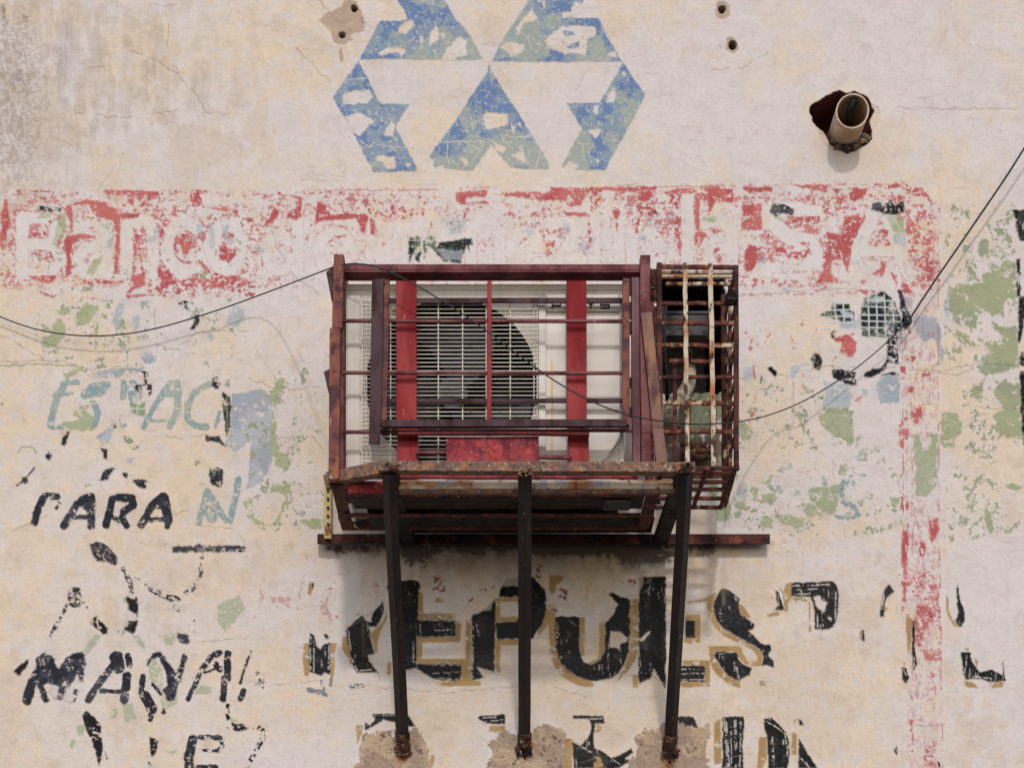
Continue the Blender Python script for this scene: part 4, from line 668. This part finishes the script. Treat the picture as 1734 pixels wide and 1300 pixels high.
# shell: sides, top, back, and the front with its round opening
box(bm, x0, x1, YA+.012, YA+.02, z0, z0+.004)
def quad(*v): bm.faces.new([bm.verts.new(p) for p in v])
dp = .30
quad((x0,YA,z0),(x0,YA,z1),(x0,YA+dp,z1),(x0,YA+dp,z0)); quad((x1,YA,z0),(x1,YA+dp,z0),(x1,YA+dp,z1),(x1,YA,z1))
quad((x0,YA,z1),(x1,YA,z1),(x1,YA+dp,z1),(x0,YA+dp,z1)); quad((x0,YA+dp,z0),(x1,YA+dp,z0),(x1,YA+dp,z1),(x0,YA+dp,z1)); quad((x0,YA,z0),(x1,YA,z0),(x1,YA+dp,z0),(x0,YA+dp,z0))
quad((x0,YA,z0),(fx0,YA,z0),(fx0,YA,z1),(x0,YA,z1)); quad((fx1,YA,z0),(x1,YA,z0),(x1,YA,z1),(fx1,YA,z1))
n = 96; ri, ro, rb = [], [], []
for i in range(n):
    a = 2*math.pi*(i+.5)/n; c, s = math.cos(a), math.sin(a)
    ri.append(bm.verts.new((cx + cr*c, YA, cz + cr*s)))
    t = min((fx1-cx)/c if c > 0 else (fx0-cx)/c, ((z1-cz)/s if s > 0 else (z0-cz)/s))
    ro.append(bm.verts.new((cx + t*c, YA, cz + t*s)))
for i in range(n):
    j = (i+1) % n; bm.faces.new((ro[i], ro[j], ri[j], ri[i]))
body = build('body', bm, M['acwhite'], ac)
bm = bmesh.new(); box(bm, x0-.004, x1+.004, YA-.004, YA+dp+.004, az(492), z1+.004); build('top_cover', bm, M['acwhite'], ac, .003)
for q4 in ((912,924,.010,806,512), (1049,1056,.007,812,500), (925,1048,.007,529,500), (588,610,.004,812,500)):
    bm = bmesh.new(); box(bm, ax(q4[0]), ax(q4[1]), YA-q4[2], YA-.0005, az(q4[3]), az(q4[4])); build('front_trim', bm, M['acwhite'], ac, .002)
bm = bmesh.new()
bm.free()
bm = bmesh.new(); q = [(cx + cr*1.003*math.cos(2*math.pi*i/64), YA+.0015, cz + cr*1.003*math.sin(2*math.pi*i/64)) for i in range(64)]
bm.faces.new([bm.verts.new(p) for p in q]); 
for f in bm.faces[:]:
    r_ = bmesh.ops.extrude_face_region(bm, geom=[f]); bmesh.ops.translate(bm, vec=(0,.19,0), verts=[v for v in r_['geom'] if isinstance(v, bmesh.types.BMVert)])
bmesh.ops.delete(bm, geom=[f for f in bm.faces if abs(f.calc_center_median().y - (YA+.0015)) < .001], context='FACES')
build('fan_well', bm, M['dark'], ac)
fan = None
bm = bmesh.new(); tube(bm, [(cx, YA+.05, cz), (cx, YA+.13, cz)], .045, 28); tube(bm, [(cx, YA+.046, cz), (cx, YA+.05, cz)], .012, 12)
for k3 in range(3):
    a0 = k3*2.094 + .5; rows = []
    for i in range(9):
        r = .043 + (cr*.93-.043)*i/8; sw = .5*(i/8)**1.3; row = []
        for j in range(8):
            t = j/7; a = a0 + sw + t*(1.25 - .1*i/8); row.append(bm.verts.new((cx + r*math.cos(a), YA+.06 + .055*t, cz + r*math.sin(a))))
        rows.append(row)
    for i in range(8):
        for j in range(7): bm.faces.new((rows[i][j], rows[i][j+1], rows[i+1][j+1], rows[i+1][j]))
fan = build('fan', bm, M['fan'], ac, smooth=False)
bm = bmesh.new()
yy = YA - .014; i = 0; y = 507.0
while y < 802:
    tube(bm, [(ax(613), YA-.001, az(y)), (ax(615), yy, az(y)), (ax(911), yy, az(y)), (ax(913), YA-.001, az(y))], .00145, 6); y += 6.93
for xx in (614.5, 621.5, 628.5, 662, 702, 742.5, 783.5, 823.5, 864, 904, 909.5):
    tube(bm, [(ax(xx), YA-.001, az(803)), (ax(xx), yy+.0025, az(801)), (ax(xx), yy+.0025, az(506)), (ax(xx), YA-.001, az(504))], .0015 if xx not in (662,702,742.5,783.5,823.5,864) else .0018, 6)
build('fan_grille', bm, M['grille'], ac)
bm = bmesh.new()
def glyph(bm, x, w_, segs):
    for a in segs:
        for (u0, v0), (u1, v1) in zip(a, a[1:]):
            A = Vector((ax(x + u0*w_), YA-.0085, az(524.5 - v0*11))); B = Vector((ax(x + u1*w_), YA-.0085, az(524.5 - v1*11)))
            d = (B-A).normalized(); bar(bm, A - d*.0014, B + d*.0014, .0034, .0022, seg=1)
bm.free()
for gx_, gw, gs in ((935, 14, [[(0,0),(0,1),(1,1),(1,.45),(0,.45)]]), (995, 11, [[(0,1),(.5,.5),(1,1)],[(.5,.5),(.5,0)]]), (1017, 14.5, [[(1,1),(0,1),(0,.55),(1,.55),(1,0),(0,0)]])):
    bm = bmesh.new(); glyph(bm, gx_, gw, gs); build('letter', bm, M['label'], ac, label='dark printed capital')
bm = bmesh.new(); box(bm, ax(933), ax(936.5), YA-.0012, YA-.0004, az(800), az(612)); build('ochre_stain', bm, M['stain'], ac)
for xa, xb in ((614,650),(985,1020)):
    bm = bmesh.new(); box(bm, ax(xa), ax(xb), YA+.02, YA+.26, z0-.02, z0); build('foot', bm, M['black'], ac)
hose = thing('drain_hose', 'thin grey hose curving down across the lower right of the air conditioner', 'hose', P(1030, 760, 1.108)); 
bm = bmesh.new(); tube(bm, spline([P(1053,715,1.108), P(1051,735,1.11), P(1041,757,1.11), P(1022,778,1.11), P(1000,792,1.11), P(975,806,1.11)], 8), .0038, 8)
hose_o = build('hose', bm, M['hose'], hose, smooth=True)

# ------------------------------------------------------------------ red cage round the air conditioner
KC = 1.12; KB = 1.037                              # front and back planes
def wedge(b):
    vs = [P(564,457,KC), P(1101,457,KC), P(1101,457,KC)+Vector((0,.05,0)), P(564,457,KC)+Vector((0,.05,0))]
    lo = [P(564,461,KC), P(1101,461,KC), P(1100,476,KC-.010), P(566,476,KC-.010)]
    t = [b.verts.new(p) for p in vs]; l = [b.verts.new(p) for p in lo]
    b.faces.new(t); b.faces.new(l)
    for i in range(4): b.faces.new((t[i], t[(i+1)%4], l[(i+1)%4], l[i]))
cage = thing('security_cage', 'red welded steel security cage with rusty door frame, around the air conditioner', 'cage', P(830, 822, 1.08))
def frame(name, mat, f, label=None, bevel=.0015, parent=cage):
    bm = bmesh.new(); f(bm); return build(name, bm, mat, parent, bevel, label=label)
frame('top_rail', M['maroon'], lambda b: (pbox(b, 564, 1101, 447, 457, KC, .042), wedge(b)))
frame('corner_post', M['rustred'], lambda b: (pbar(b, 575, 436, 572, 560, KC, 17, .034, seg=6, jit=.0007), pbar(b, 568.5, 560, 566, 815, KC+.002, 18, .034, seg=8, jit=.0007)), 'rust streaked left corner post')
frame('corner_post', M['maroon'], lambda b: (pbar(b, 1092, 437, 1091, 545, KC, 17, .034, seg=4, jit=.0006), pbar(b, 1090, 545, 1094, 800, KC, 16, .034, seg=6, jit=.0006)), 'maroon right corner post')
frame('corner_post', M['maroon'], lambda b: pbar(b, 582, 470, 580, 880, KB, 14, .03))
frame('corner_post', M['maroon'], lambda b: pbar(b, 1100, 470, 1100, 880, KB, 14, .03))
frame('inner_stile', M['maroon'], lambda b: pbar(b, 581.5, 475, 578, 800, KC-.004, 6.5, .03))
frame('inner_stile', M['purple'], lambda b: pbar(b, 1075, 474, 1077, 800, KC, 13, .03, seg=6, jit=.0006))
frame('top_rail', M['maroon'], lambda b: (pbar(b, 570, 462, 584, 556, KC, 15, .03, k2=KB), ), 'side top rail')
frame('top_rail', M['maroon'], lambda b: (pbar(b, 1095, 462, 1080, 556, KC, 15, .03, k2=KB), ))
frame('top_rail', M['maroon'], lambda b: (pbar(b, 584, 556, 1080, 556, KB, 15, .03), ))
def plate(bm, pl, k, t=.004):
    vs = [bm.verts.new(P(x, y, k)) for x, y in pl]; f = bm.faces.new(vs)
    r_ = bmesh.ops.extrude_face_region(bm, geom=[f]); bmesh.ops.translate(bm, vec=(0, t, 0), verts=[v for v in r_['geom'] if isinstance(v, bmesh.types.BMVert)])
frame('gusset', M['darkpurple'], lambda b: plate(b, [(552,460),(566,450),(567,512),(562,512)], KC-.003))
frame('gusset', M['darkpurple'], lambda b: plate(b, [(548,629),(562,622),(562,672),(557,668)], KC-.003))
for y, x in ((543.5, 1057), (631, 1057)):
    frame('cross_bar', M['maroon'], lambda b: pbar(b, 580, y, x, y+.6, KC+.001, 4.8, seg=10, jit=.0006), bevel=.0008)
frame('cross_bar', M['maroon'], lambda b: pbar(b, 580, 731.5, 1070, 728.5, KC-.001, 5, seg=8, jit=.0006), bevel=.0008)
frame('cross_bar', M['maroon'], lambda b: tube(b, [P(674,734.5,KC+.004), P(800,733.5,KC+.004), P(900,734,KC+.004), P(998,735.5,KC+.004)], .0062, 10), bevel=0)
frame('cross_bar', M['maroon'], lambda b: pbar(b, 704, 766, 757, 766, KC, 5), bevel=.0008)
frame('cross_bar', M['maroon'], lambda b: (pbar(b, 910, 773, 964, 775, KC, 6), tube(b, [P(962,770,KC), P(969,777,KC)], .004, 8)), bevel=.0008)
frame('upright_bar', M['red'], lambda b: pbar(b, 829, 476, 828.5, 714, KC+.0035, 7.6, .008, seg=5, jit=.0005))
frame('wide_slat', M['red'], lambda b: (pbar(b, 688, 476, 688.5, 712, KC-.005, 35, .006, seg=4, jit=.0005), pbar(b, 690, 712, 690.5, 806, KC-.004, 35.5, .006)), 'bright red flat slat on the left')
frame('wide_slat', M['red'], lambda b: (pbar(b, 976, 476, 976.5, 712, KC-.005, 34, .006, seg=4, jit=.0005), pbar(b, 979, 712, 979.5, 806, KC-.004, 35.5, .006)), 'bright red flat slat on the right')
frame('maker_plate', M['redplate'], lambda b: plate(b, [(755,740),(912,738),(912,783),(756,785)], KC+.0015), 'red plate with dark rust spots')
# the hinged door
dr = build('door', (lambda b: (pbar(b, 655.5, 474, 650.5, 722, KC+.006, 9, .014, seg=4, jit=.0004), b)[1])(bmesh.new()), M['rustred'], cage, .001)
frame('door_stile', M['darkpurple'], lambda b: (pbar(b, 639.5, 473, 634, 752, KC+.010, 19, .006), pbar(b, 648, 474, 643.5, 720, KC+.008, 5, .02)), parent=dr)
frame('door_stile', M['rustred'], lambda b: pbar(b, 1060, 474, 1060, 722, KC+.002, 12, .02, seg=6, jit=.0005), parent=dr)
frame('door_rail', M['darkpurple'], lambda b: pbar(b, 646, 718, 1060, 717, KC+.007, 12.5, .014, seg=6, jit=.0005), parent=dr)
frame('door_rail', M['darkpurple'], lambda b: pbar(b, 655, 509.5, 1056, 509, KC-.008, 9, .006), parent=dr)
frame('door_rail', M['darkpurple'], lambda b: pbar(b, 655, 678.5, 1056, 678.5, KC-.008, 7.5, .006), parent=dr)
for ya, yb in ((474, 500), (512, 540), (640, 656), (690, 706), (545, 563)):
    frame('hinge', M['black'], lambda b: tube(b, [P(1067.5, ya, KC+.004), P(1067.5, yb, KC+.004)], .0042, 10), bevel=0, parent=dr)
# bottom of the cage: frame, tray slats and the pale front rail
frame('bottom_rail', M['whiterust'], lambda b: (pbar(b, 674, 820.5, 1140, 820.5, KC+.001, 15, .006, seg=8, jit=.0006), ), 'pale painted front bottom rail, rusting through')
frame('bottom_rail', M['redplate'], lambda b: (pbar(b, 590, 825, 676, 825, KC-.003, 20, .01), pbar(b, 592, 808, 1080, 808, KC-.004, 5, .01)), 'red bottom rail')
frame('bottom_rail', M['railrust'], lambda b: (pbar(b, 676, 832, 1142, 832, KC-.002, 7, .02), ))
frame('bottom_rail', M['rust'], lambda b: pbar(b, 572, 823, 588, 893, KC-.002, 22, .006, k2=KB, up=Vector((0,0,1))))
frame('bottom_rail', M['rust'], lambda b: pbar(b, 1108, 823, 1090, 893, KC-.002, 22, .006, k2=KB, up=Vector((0,0,1))))
frame('bottom_rail', M['rust'], lambda b: pbar(b, 578, 890, 1095, 890, KB, 10, .03))
H0 = P(0, 826, KC-.004).z
def slat(bm, xa, xb, ka, kb, z): 
    a, b = P(xa, 0, 1), P(xb, 0, 1); ya, yb = -D*(1-1/ka), -D*(1-1/kb); box(bm, a.x, b.x, ya, yb, z, z+.004)
frame('tray_slat', M['rust'], lambda b: slat(b, 596, 1070, 1.112, 1.098, H0), 'rusty red strip of the tray')
frame('tray_slat', M['black'], lambda b: slat(b, 618, 1070, 1.095, 1.075, H0+.004))
frame('tray_slat', M['rust'], lambda b: slat(b, 600, 1070, 1.070, 1.063, H0-.003))
frame('tray_slat', M['black'], lambda b: slat(b, 636, 1060, 1.064, 1.040, H0+.006))
frame('tray_slat', M['steel'], lambda b: slat(b, 600, 634, 1.104, 1.080, H0+.012), 'small zinc strip')
frame('tray_slat', M['steel'], lambda b: slat(b, 1008, 1050, 1.095, 1.078, H0-.006), 'small zinc strip')

# ------------------------------------------------------------------ bracket: base rail, side rails, front rail, struts
KF = 1.137
br = thing('support_bracket', 'dark rusty steel bracket with three long struts carrying the cages', 'bracket', P(888, 1275))
frame('front_rail', M['railrust'], lambda b: pbar(b, 642, 792, 1176, 794, KF, 17, .032, seg=10, jit=.0005), parent=br)
frame('outrigger', M['railrust'], lambda b: (pbar(b, 646, 794, 556, 812, KF-.001, 21, .03, k2=1.113), pbar(b, 552, 806, 557, 828, 1.114, 9, .02)), 'short angled arm at the left end', parent=br)
frame('side_rail', M['black'], lambda b: pbar(b, 662, 800, 692, 915, KF, 24, .03, k2=1.006, up=Vector((0,0,1))), parent=br)
frame('side_rail', M['black'], lambda b: pbar(b, 1158, 800, 1118, 915, KF, 26, .03, k2=1.006, up=Vector((0,0,1))), parent=br)
frame('side_rail', M['black'], lambda b: pbar(b, 889, 800, 884, 915, KF, 22, .03, k2=1.006, up=Vector((0,0,1))), parent=br)
frame('base_rail', M['rust'], lambda b: (lambda z, y: (box(b, P(540,0).x, P(1300,0).x, y-.042, y-.038, P(0,917).z-.022, P(0,917).z+.010), box(b, P(540,0).x, P(1300,0).x, y-.042, y+.004, P(0,917).z+.006, P(0,917).z+.010)))(0, 0), parent=br)
frame('added_shade_sheet', M['black'], lambda b: (lambda z: box(b, P(662,0).x, P(1100,0).x, -D*(1-1/1.036), -.045, z, z+.004))(P(0,917).z+.012), parent=br)  # black sheet added to darken the shaded gap between cage and wall
for (xa, ya, xb, yb, wl, lab) in ((659, 802, 683, 1272, .021, 'left strut'), (889, 800, 888, 1272, .020, 'middle strut'), (1162, 800, 1134, 1276, .021, 'right strut')):
    pr = [(0,-wl),(wl,0),(0,wl),(-wl,0)]
    frame('strut', M['strut'], lambda b: bar(b, P(xa, ya, KF), P(xb, yb, 1.0) + (P(xb, yb, 1.0) - P(xa, ya, KF)).normalized()*.06, 0, 0, prof=pr, up=Vector((0,1,0)), seg=8, jit=.0005), parent=br)
    frame('strut_foot', M['foot'], lambda b: bar(b, P(xb + (xa-xb)*.06, yb-32, 1.010), P(xb, yb+2, 1.0) + (P(xb, yb, 1.0) - P(xa, ya, KF)).normalized()*.058, 0, 0, prof=[(a*1.14, c*1.14) for a, c in pr], up=Vector((0,1,0)), seg=9, jit=.0016), parent=br)
FEET = ((683,1272), (888,1272), (1134,1276))
def welds(b, px, py, k, n, r, sp, seed):
    rg = random.Random(seed)
    for i in range(n):
        p = P(px + rg.uniform(-1,1)*sp, py + rg.uniform(-1,1)*sp*.5, k) + Vector((0, -.016 + rg.uniform(-.006,.006), 0))
        bmesh.ops.create_icosphere(b, subdivisions=2, radius=r*rg.uniform(.5,1.2), matrix=Matrix.Translation(p) @ Matrix.Diagonal((1, .7, .8, 1)))
frame('weld', M['railrust'], lambda b: welds(b, 890, 803, KF+.001, 22, .0045, 12, 1), bevel=0, parent=br)
frame('weld', M['foot'], lambda b: welds(b, 664, 794, KF+.001, 16, .006, 10, 2), bevel=0, parent=br)
frame('weld', M['foot'], lambda b: welds(b, 1160, 796, KF+.001, 18, .0065, 13, 3), bevel=0, parent=br)
for i, (fx_, fy_) in enumerate(FEET):
    frame('rust_crust', M['foot'], lambda b: welds(b, fx_, fy_ + 1, 1.0, 34, .0075, 13, 20+i), bevel=0, parent=br)
ya_ = thing('slotted_angle', 'narrow yellow slotted angle iron, standing at the left end of the base rail', 'angle iron', P(555, 912, 1.01))
def slotted(b):
    a, c = P(549, 912, 1.012), P(563, 800, 1.012); y = a.y
    box(b, a.x, a.x+.020, y-.003, y, a.z, c.z); box(b, a.x+.020, a.x+.023, y-.003, y+.02, a.z, c.z)
frame('angle', M['yellow'], slotted, parent=ya_)
frame('slot', M['black'], lambda b: [pbox(b, 553.5, 557.5, yy_, yy_+5, 1.0135, .002) for yy_ in (828, 842, 857, 871, 885)], bevel=0, parent=ya_)

# ------------------------------------------------------------------ the narrower cage at the right
sc_ = thing('side_cage', 'narrow rust-eaten cage with cream flaking bars, right of the red cage', 'cage', P(1180, 850, 1.04))
def rbar(name, mat, *a, label=None, **k): return frame(name, mat, lambda b: pbar(b, *a, **k), label, .001, sc_)
KR = 1.108; KQ = 1.040
rbar('post', M['rust'], 1116, 447, 1117, 794, KR, 8.5, .018, seg=8, jit=.0008)
rbar('post', M['rust'], 1246, 451, 1247, 796, KR, 8, .016, seg=8, jit=.0008)
rbar('post', M['rust'], 1226, 500, 1228, 852, KQ, 10, .016, seg=8, jit=.0008)
rbar('post', M['rust'], 1112, 520, 1114, 852, KQ, 9, .016, seg=8, jit=.0008)
rbar('post', M['ladder'], 1236, 476, 1237, 822, 1.075, 6, .014, seg=8, jit=.0008)
rbar('upright_bar', M['cream'], 1160, 446, 1164, 785, KR+.004, 7.6, .009, seg=14, jit=.0014, label='cream flaking upright bar, left one')
rbar('upright_bar', M['cream'], 1203, 447, 1208.5, 790, KR+.004, 8, .009, seg=14, jit=.0014, label='cream flaking upright bar, right one')
rbar('upright_bar', M['maroon'], 1143, 615, 1143, 782, 1.085, 7, .01, seg=3)
for y, xa, xb, mt, hh in ((452,1112,1250,'ladder',6.5), (514,1112,1250,'rust',6), (547,1120,1250,'ladder',6.5), (584.5,1118,1250,'ladder',6.5), (639,1118,1250,'rust',5.5), (682,1122,1248,'ladder',7), (731,1124,1248,'ladder',6.5), (793,1172,1252,'rust',6.5)):
    rbar('cross_bar', M[mt], xa, y, xb, y+rnd.uniform(-1,2), KR, hh, .008, seg=8, jit=.0009)
for y, xa, xb in ((763,1172,1204), (611,1133,1160), (612,1170,1204)):
    rbar('cross_bar', M['ladder' if y == 763 else 'rustred'], xa, y, xb, y, 1.09, 6, .008, seg=3, jit=.0006)
# receding side rungs on the right, top and bottom ladders
for y in (452, 514, 547, 584.5, 639, 682, 731, 793):
    yq = VY - (VY - y) / KR * KQ
    rbar('side_rung', M['ladder'], 1246, y, 1228, yq, KR, 5, .008, k2=KQ, seg=3, jit=.0006)
for i, kk in enumerate((1.1008, 1.0949, 1.085, 1.072, 1.056, KQ)):
    yt = VY - (VY - 452) / KR * kk; yb_ = VY - (VY - 794) / KR * kk
    xr = VX + (1247 - VX) / KR * kk; xl = VX + (1116 - VX) / KR * kk
    if i < 3: rbar('top_rung', M['cream'], xl + (16 if i == 2 else 0), yt, xr, yt, kk, 5.5, .008, seg=5, jit=.0008)
    rbar('bottom_rung', M['rust'], xl, yb_, xr, yb_, kk, 6, .008, seg=5, jit=.0008)
for xf in (1150, 1195, 1244, 1120):
    rbar('bottom_rung', M['rust'], xf, 796, VX + (xf-VX)/KR*KQ, VY-(VY-796)/KR*KQ, KR, 7, .008, k2=KQ, seg=4, jit=.0012, up=Vector((0,0,1)))
frame('hinge', M['black'], lambda b: (tube(b, [P(1238,504,KR+.006), P(1238,504,KR-.004)], .018, 18), pbar(b, 1232, 500, 1250, 500, KR+.005, 18, .01)), parent=sc_)
frame('coiled_spring', M['foot'], lambda b: tube(b, [P(1107 + 5*math.cos(i*.9), 456 + i*.55, KR) + Vector((0, .008*math.sin(i*.9), 0)) for i in range(100)], .0022, 6), bevel=0, parent=sc_)
sk = thing('leaning_bar', 'flat weathered brown bar leaning against the right post of the red cage', 'bar', P(1120, 783, 1.125))
frame('flat_bar', M['stick'], lambda b: pbar(b, 1094, 530, 1121, 790, KC+.008, 18.5, .008, seg=5, jit=.0006), parent=sk)
# what sits behind the side cage
du = thing('duct', 'pale bent duct in the dark opening behind the side cage', 'duct', P(1150, 700))
frame('elbow', M['duct'], lambda b: tube(b, spline([P(1168,628,1.0), P(1166,650,1.03), P(1156,668,1.045), P(1140,685,1.05), P(1136,712,1.05), P(1137,742,1.03)], 6), .021, 20), bevel=0, parent=du)
frame('collar', M['steel'], lambda b: (tube(b, [P(1137,724,1.045), P(1137,730,1.043)], .026, 20)), parent=du)
pp2 = thing('pipe', 'thin black pipe with a loop of wire, running down behind the side cage', 'pipe', P(1130, 760))
mb = thing('metal_box', 'dark grey metal box behind the upper bars of the side cage', 'box', P(1160, 568, 1.02))
frame('pipe_run', M['blacktube'], lambda b: tube(b, spline([P(1126,520,1.04), P(1124,600,1.05), P(1130,680,1.03), P(1120,770,1.02)], 6), .007, 8), bevel=0, parent=pp2)
frame('wire', M['blacktube'], lambda b: (tube(b, spline([P(1122,598,1.06), P(1150,584,1.07), P(1172,600,1.05), P(1150,630,1.06), P(1122,622,1.05)], 8), .0022, 6)), bevel=0, parent=pp2)
frame('casing', M['steel'], lambda b: pbox(b, 1122, 1200, 530, 568, 1.03, .10), parent=mb)
frame('lid', M['steel'], lambda b: pbox(b, 1120, 1202, 526, 531, 1.031, .11), parent=mb)
frame('broken_rubble', M['foot'], lambda b: welds(b, 1182, 768, 1.004, 60, .011, 26, 9), bevel=0, parent=wall)

# ------------------------------------------------------------------ pipe in the wall, cables
pv = thing('drain_pipe', 'beige plastic pipe stub sticking out of the broken hole at the top right', 'pipe', P(1432, 215))
bm = bmesh.new()
A1 = P(1443.5, 188, 1.024); A0 = P(1432.5, 220, 1.0) + (P(1432.5, 220, 1.0) - A1) * .8
ax_ = (A1 - A0).normalized(); r0 = .0515
tube(bm, [A0, A1], r0, 48, cap=False); tube(bm, [A1, A0], r0-.004, 48, cap=False)
u_ = ax_.cross(Vector((0,0,1))).normalized(); v_ = u_.cross(ax_)
ra = [[bm.verts.new(A1 + (u_*math.cos(2*math.pi*j/48) + v_*math.sin(2*math.pi*j/48))*r) for j in range(48)] for r in (r0+.0004, r0-.0044)]
for j in range(48): bm.faces.new((ra[0][j], ra[0][(j+1)%48], ra[1][(j+1)%48], ra[1][j]))
build('pipe_wall', bm, M['pvc'], pv, smooth=False)
bm = bmesh.new(); tube(bm, spline([P(1436,226,1.0), P(1438,212,1.004), P(1440,200,1.012), P(1441,186,1.018), P(1447,170,1.021)], 6), .0125, 14)
build('inner_tube', bm, M['blacktube'], pv, smooth=True)
cb = thing('hanging_cable', 'thin black cable sagging across the wall and in front of the cages', 'cable', P(1165, 717, 1.13))
bm = bmesh.new()
tube(bm, spline([P(-70,512,1.0)+Vector((0,-.05,0)), P(0,536,1.006), P(60,557,1.007), P(120,567,1.008), P(185,568,1.009), P(260,557,1.009), P(360,528,1.01), P(460,492,1.02), P(552,457,1.12)], 8), .0020, 8)
build('cable_run', bm, M['cable'], cb, smooth=True)
bm = bmesh.new()
tube(bm, spline([P(552,457,1.12), P(575,449,1.1235), P(610,447,1.130), P(650,456,1.133), P(720,492,1.135), P(800,543,1.137), P(870,595,1.138), P(940,645,1.137), P(1010,683,1.136), P(1080,706,1.134), P(1165,717.5,1.13), P(1230,716,1.112), P(1262,712,1.05), P(1310,700,1.015), P(1370,674,1.014), P(1440,630,1.01), P(1490,590,1.01), P(1538,543,1.012)], 8), .0019, 8)
build('cable_run', bm, M['cable'], cb, smooth=True)
dc = thing('drop_cable', 'thicker black cable running steeply down from the upper right edge', 'cable', P(1540, 540, 1.015))
bm = bmesh.new(); tube(bm, spline([P(1528,552,1.01), P(1538,543,1.011), P(1580,480,1.012), P(1640,393,1.014), P(1700,305,1.016), P(1734,252,1.018), P(1850,70,1.02)], 8), .0032, 8)
build('cable_run', bm, M['cable'], dc, smooth=True)
bm = bmesh.new(); tube(bm, spline([P(1530,538,1.0), P(1534,548,1.014), P(1542,548,1.014), P(1542,538,1.012), P(1535,536,1.012)], 6), .0026, 8); tube(bm, [P(1530,538,1.0)+Vector((0,.02,0)), P(1530,538,1.012)], .003, 8)
build('hook', bm, M['black'], dc, smooth=True)

bm = bmesh.new(); rg = random.Random(3)
for i in range(70):
    a = rg.random(); p = P(1413 + a*58 + rg.uniform(-4,4), 243 - 14*a*a + rg.uniform(-7, 8) + 8*math.sin(a*3.1), 1.0) + Vector((0, rg.uniform(-.006, .03), 0))
    bmesh.ops.create_icosphere(bm, subdivisions=1, radius=rg.uniform(.006, .017), matrix=Matrix.Translation(p) @ Matrix.Rotation(rg.uniform(0,3), 4, 'X') @ Matrix.Diagonal((1.3, .8, .6, 1)))
for v in bm.verts: v.co += Vector((rg.uniform(-1,1), rg.uniform(-1,1), rg.uniform(-1,1))) * .0015
build('broken_rubble', bm, M['rubble'], wall)
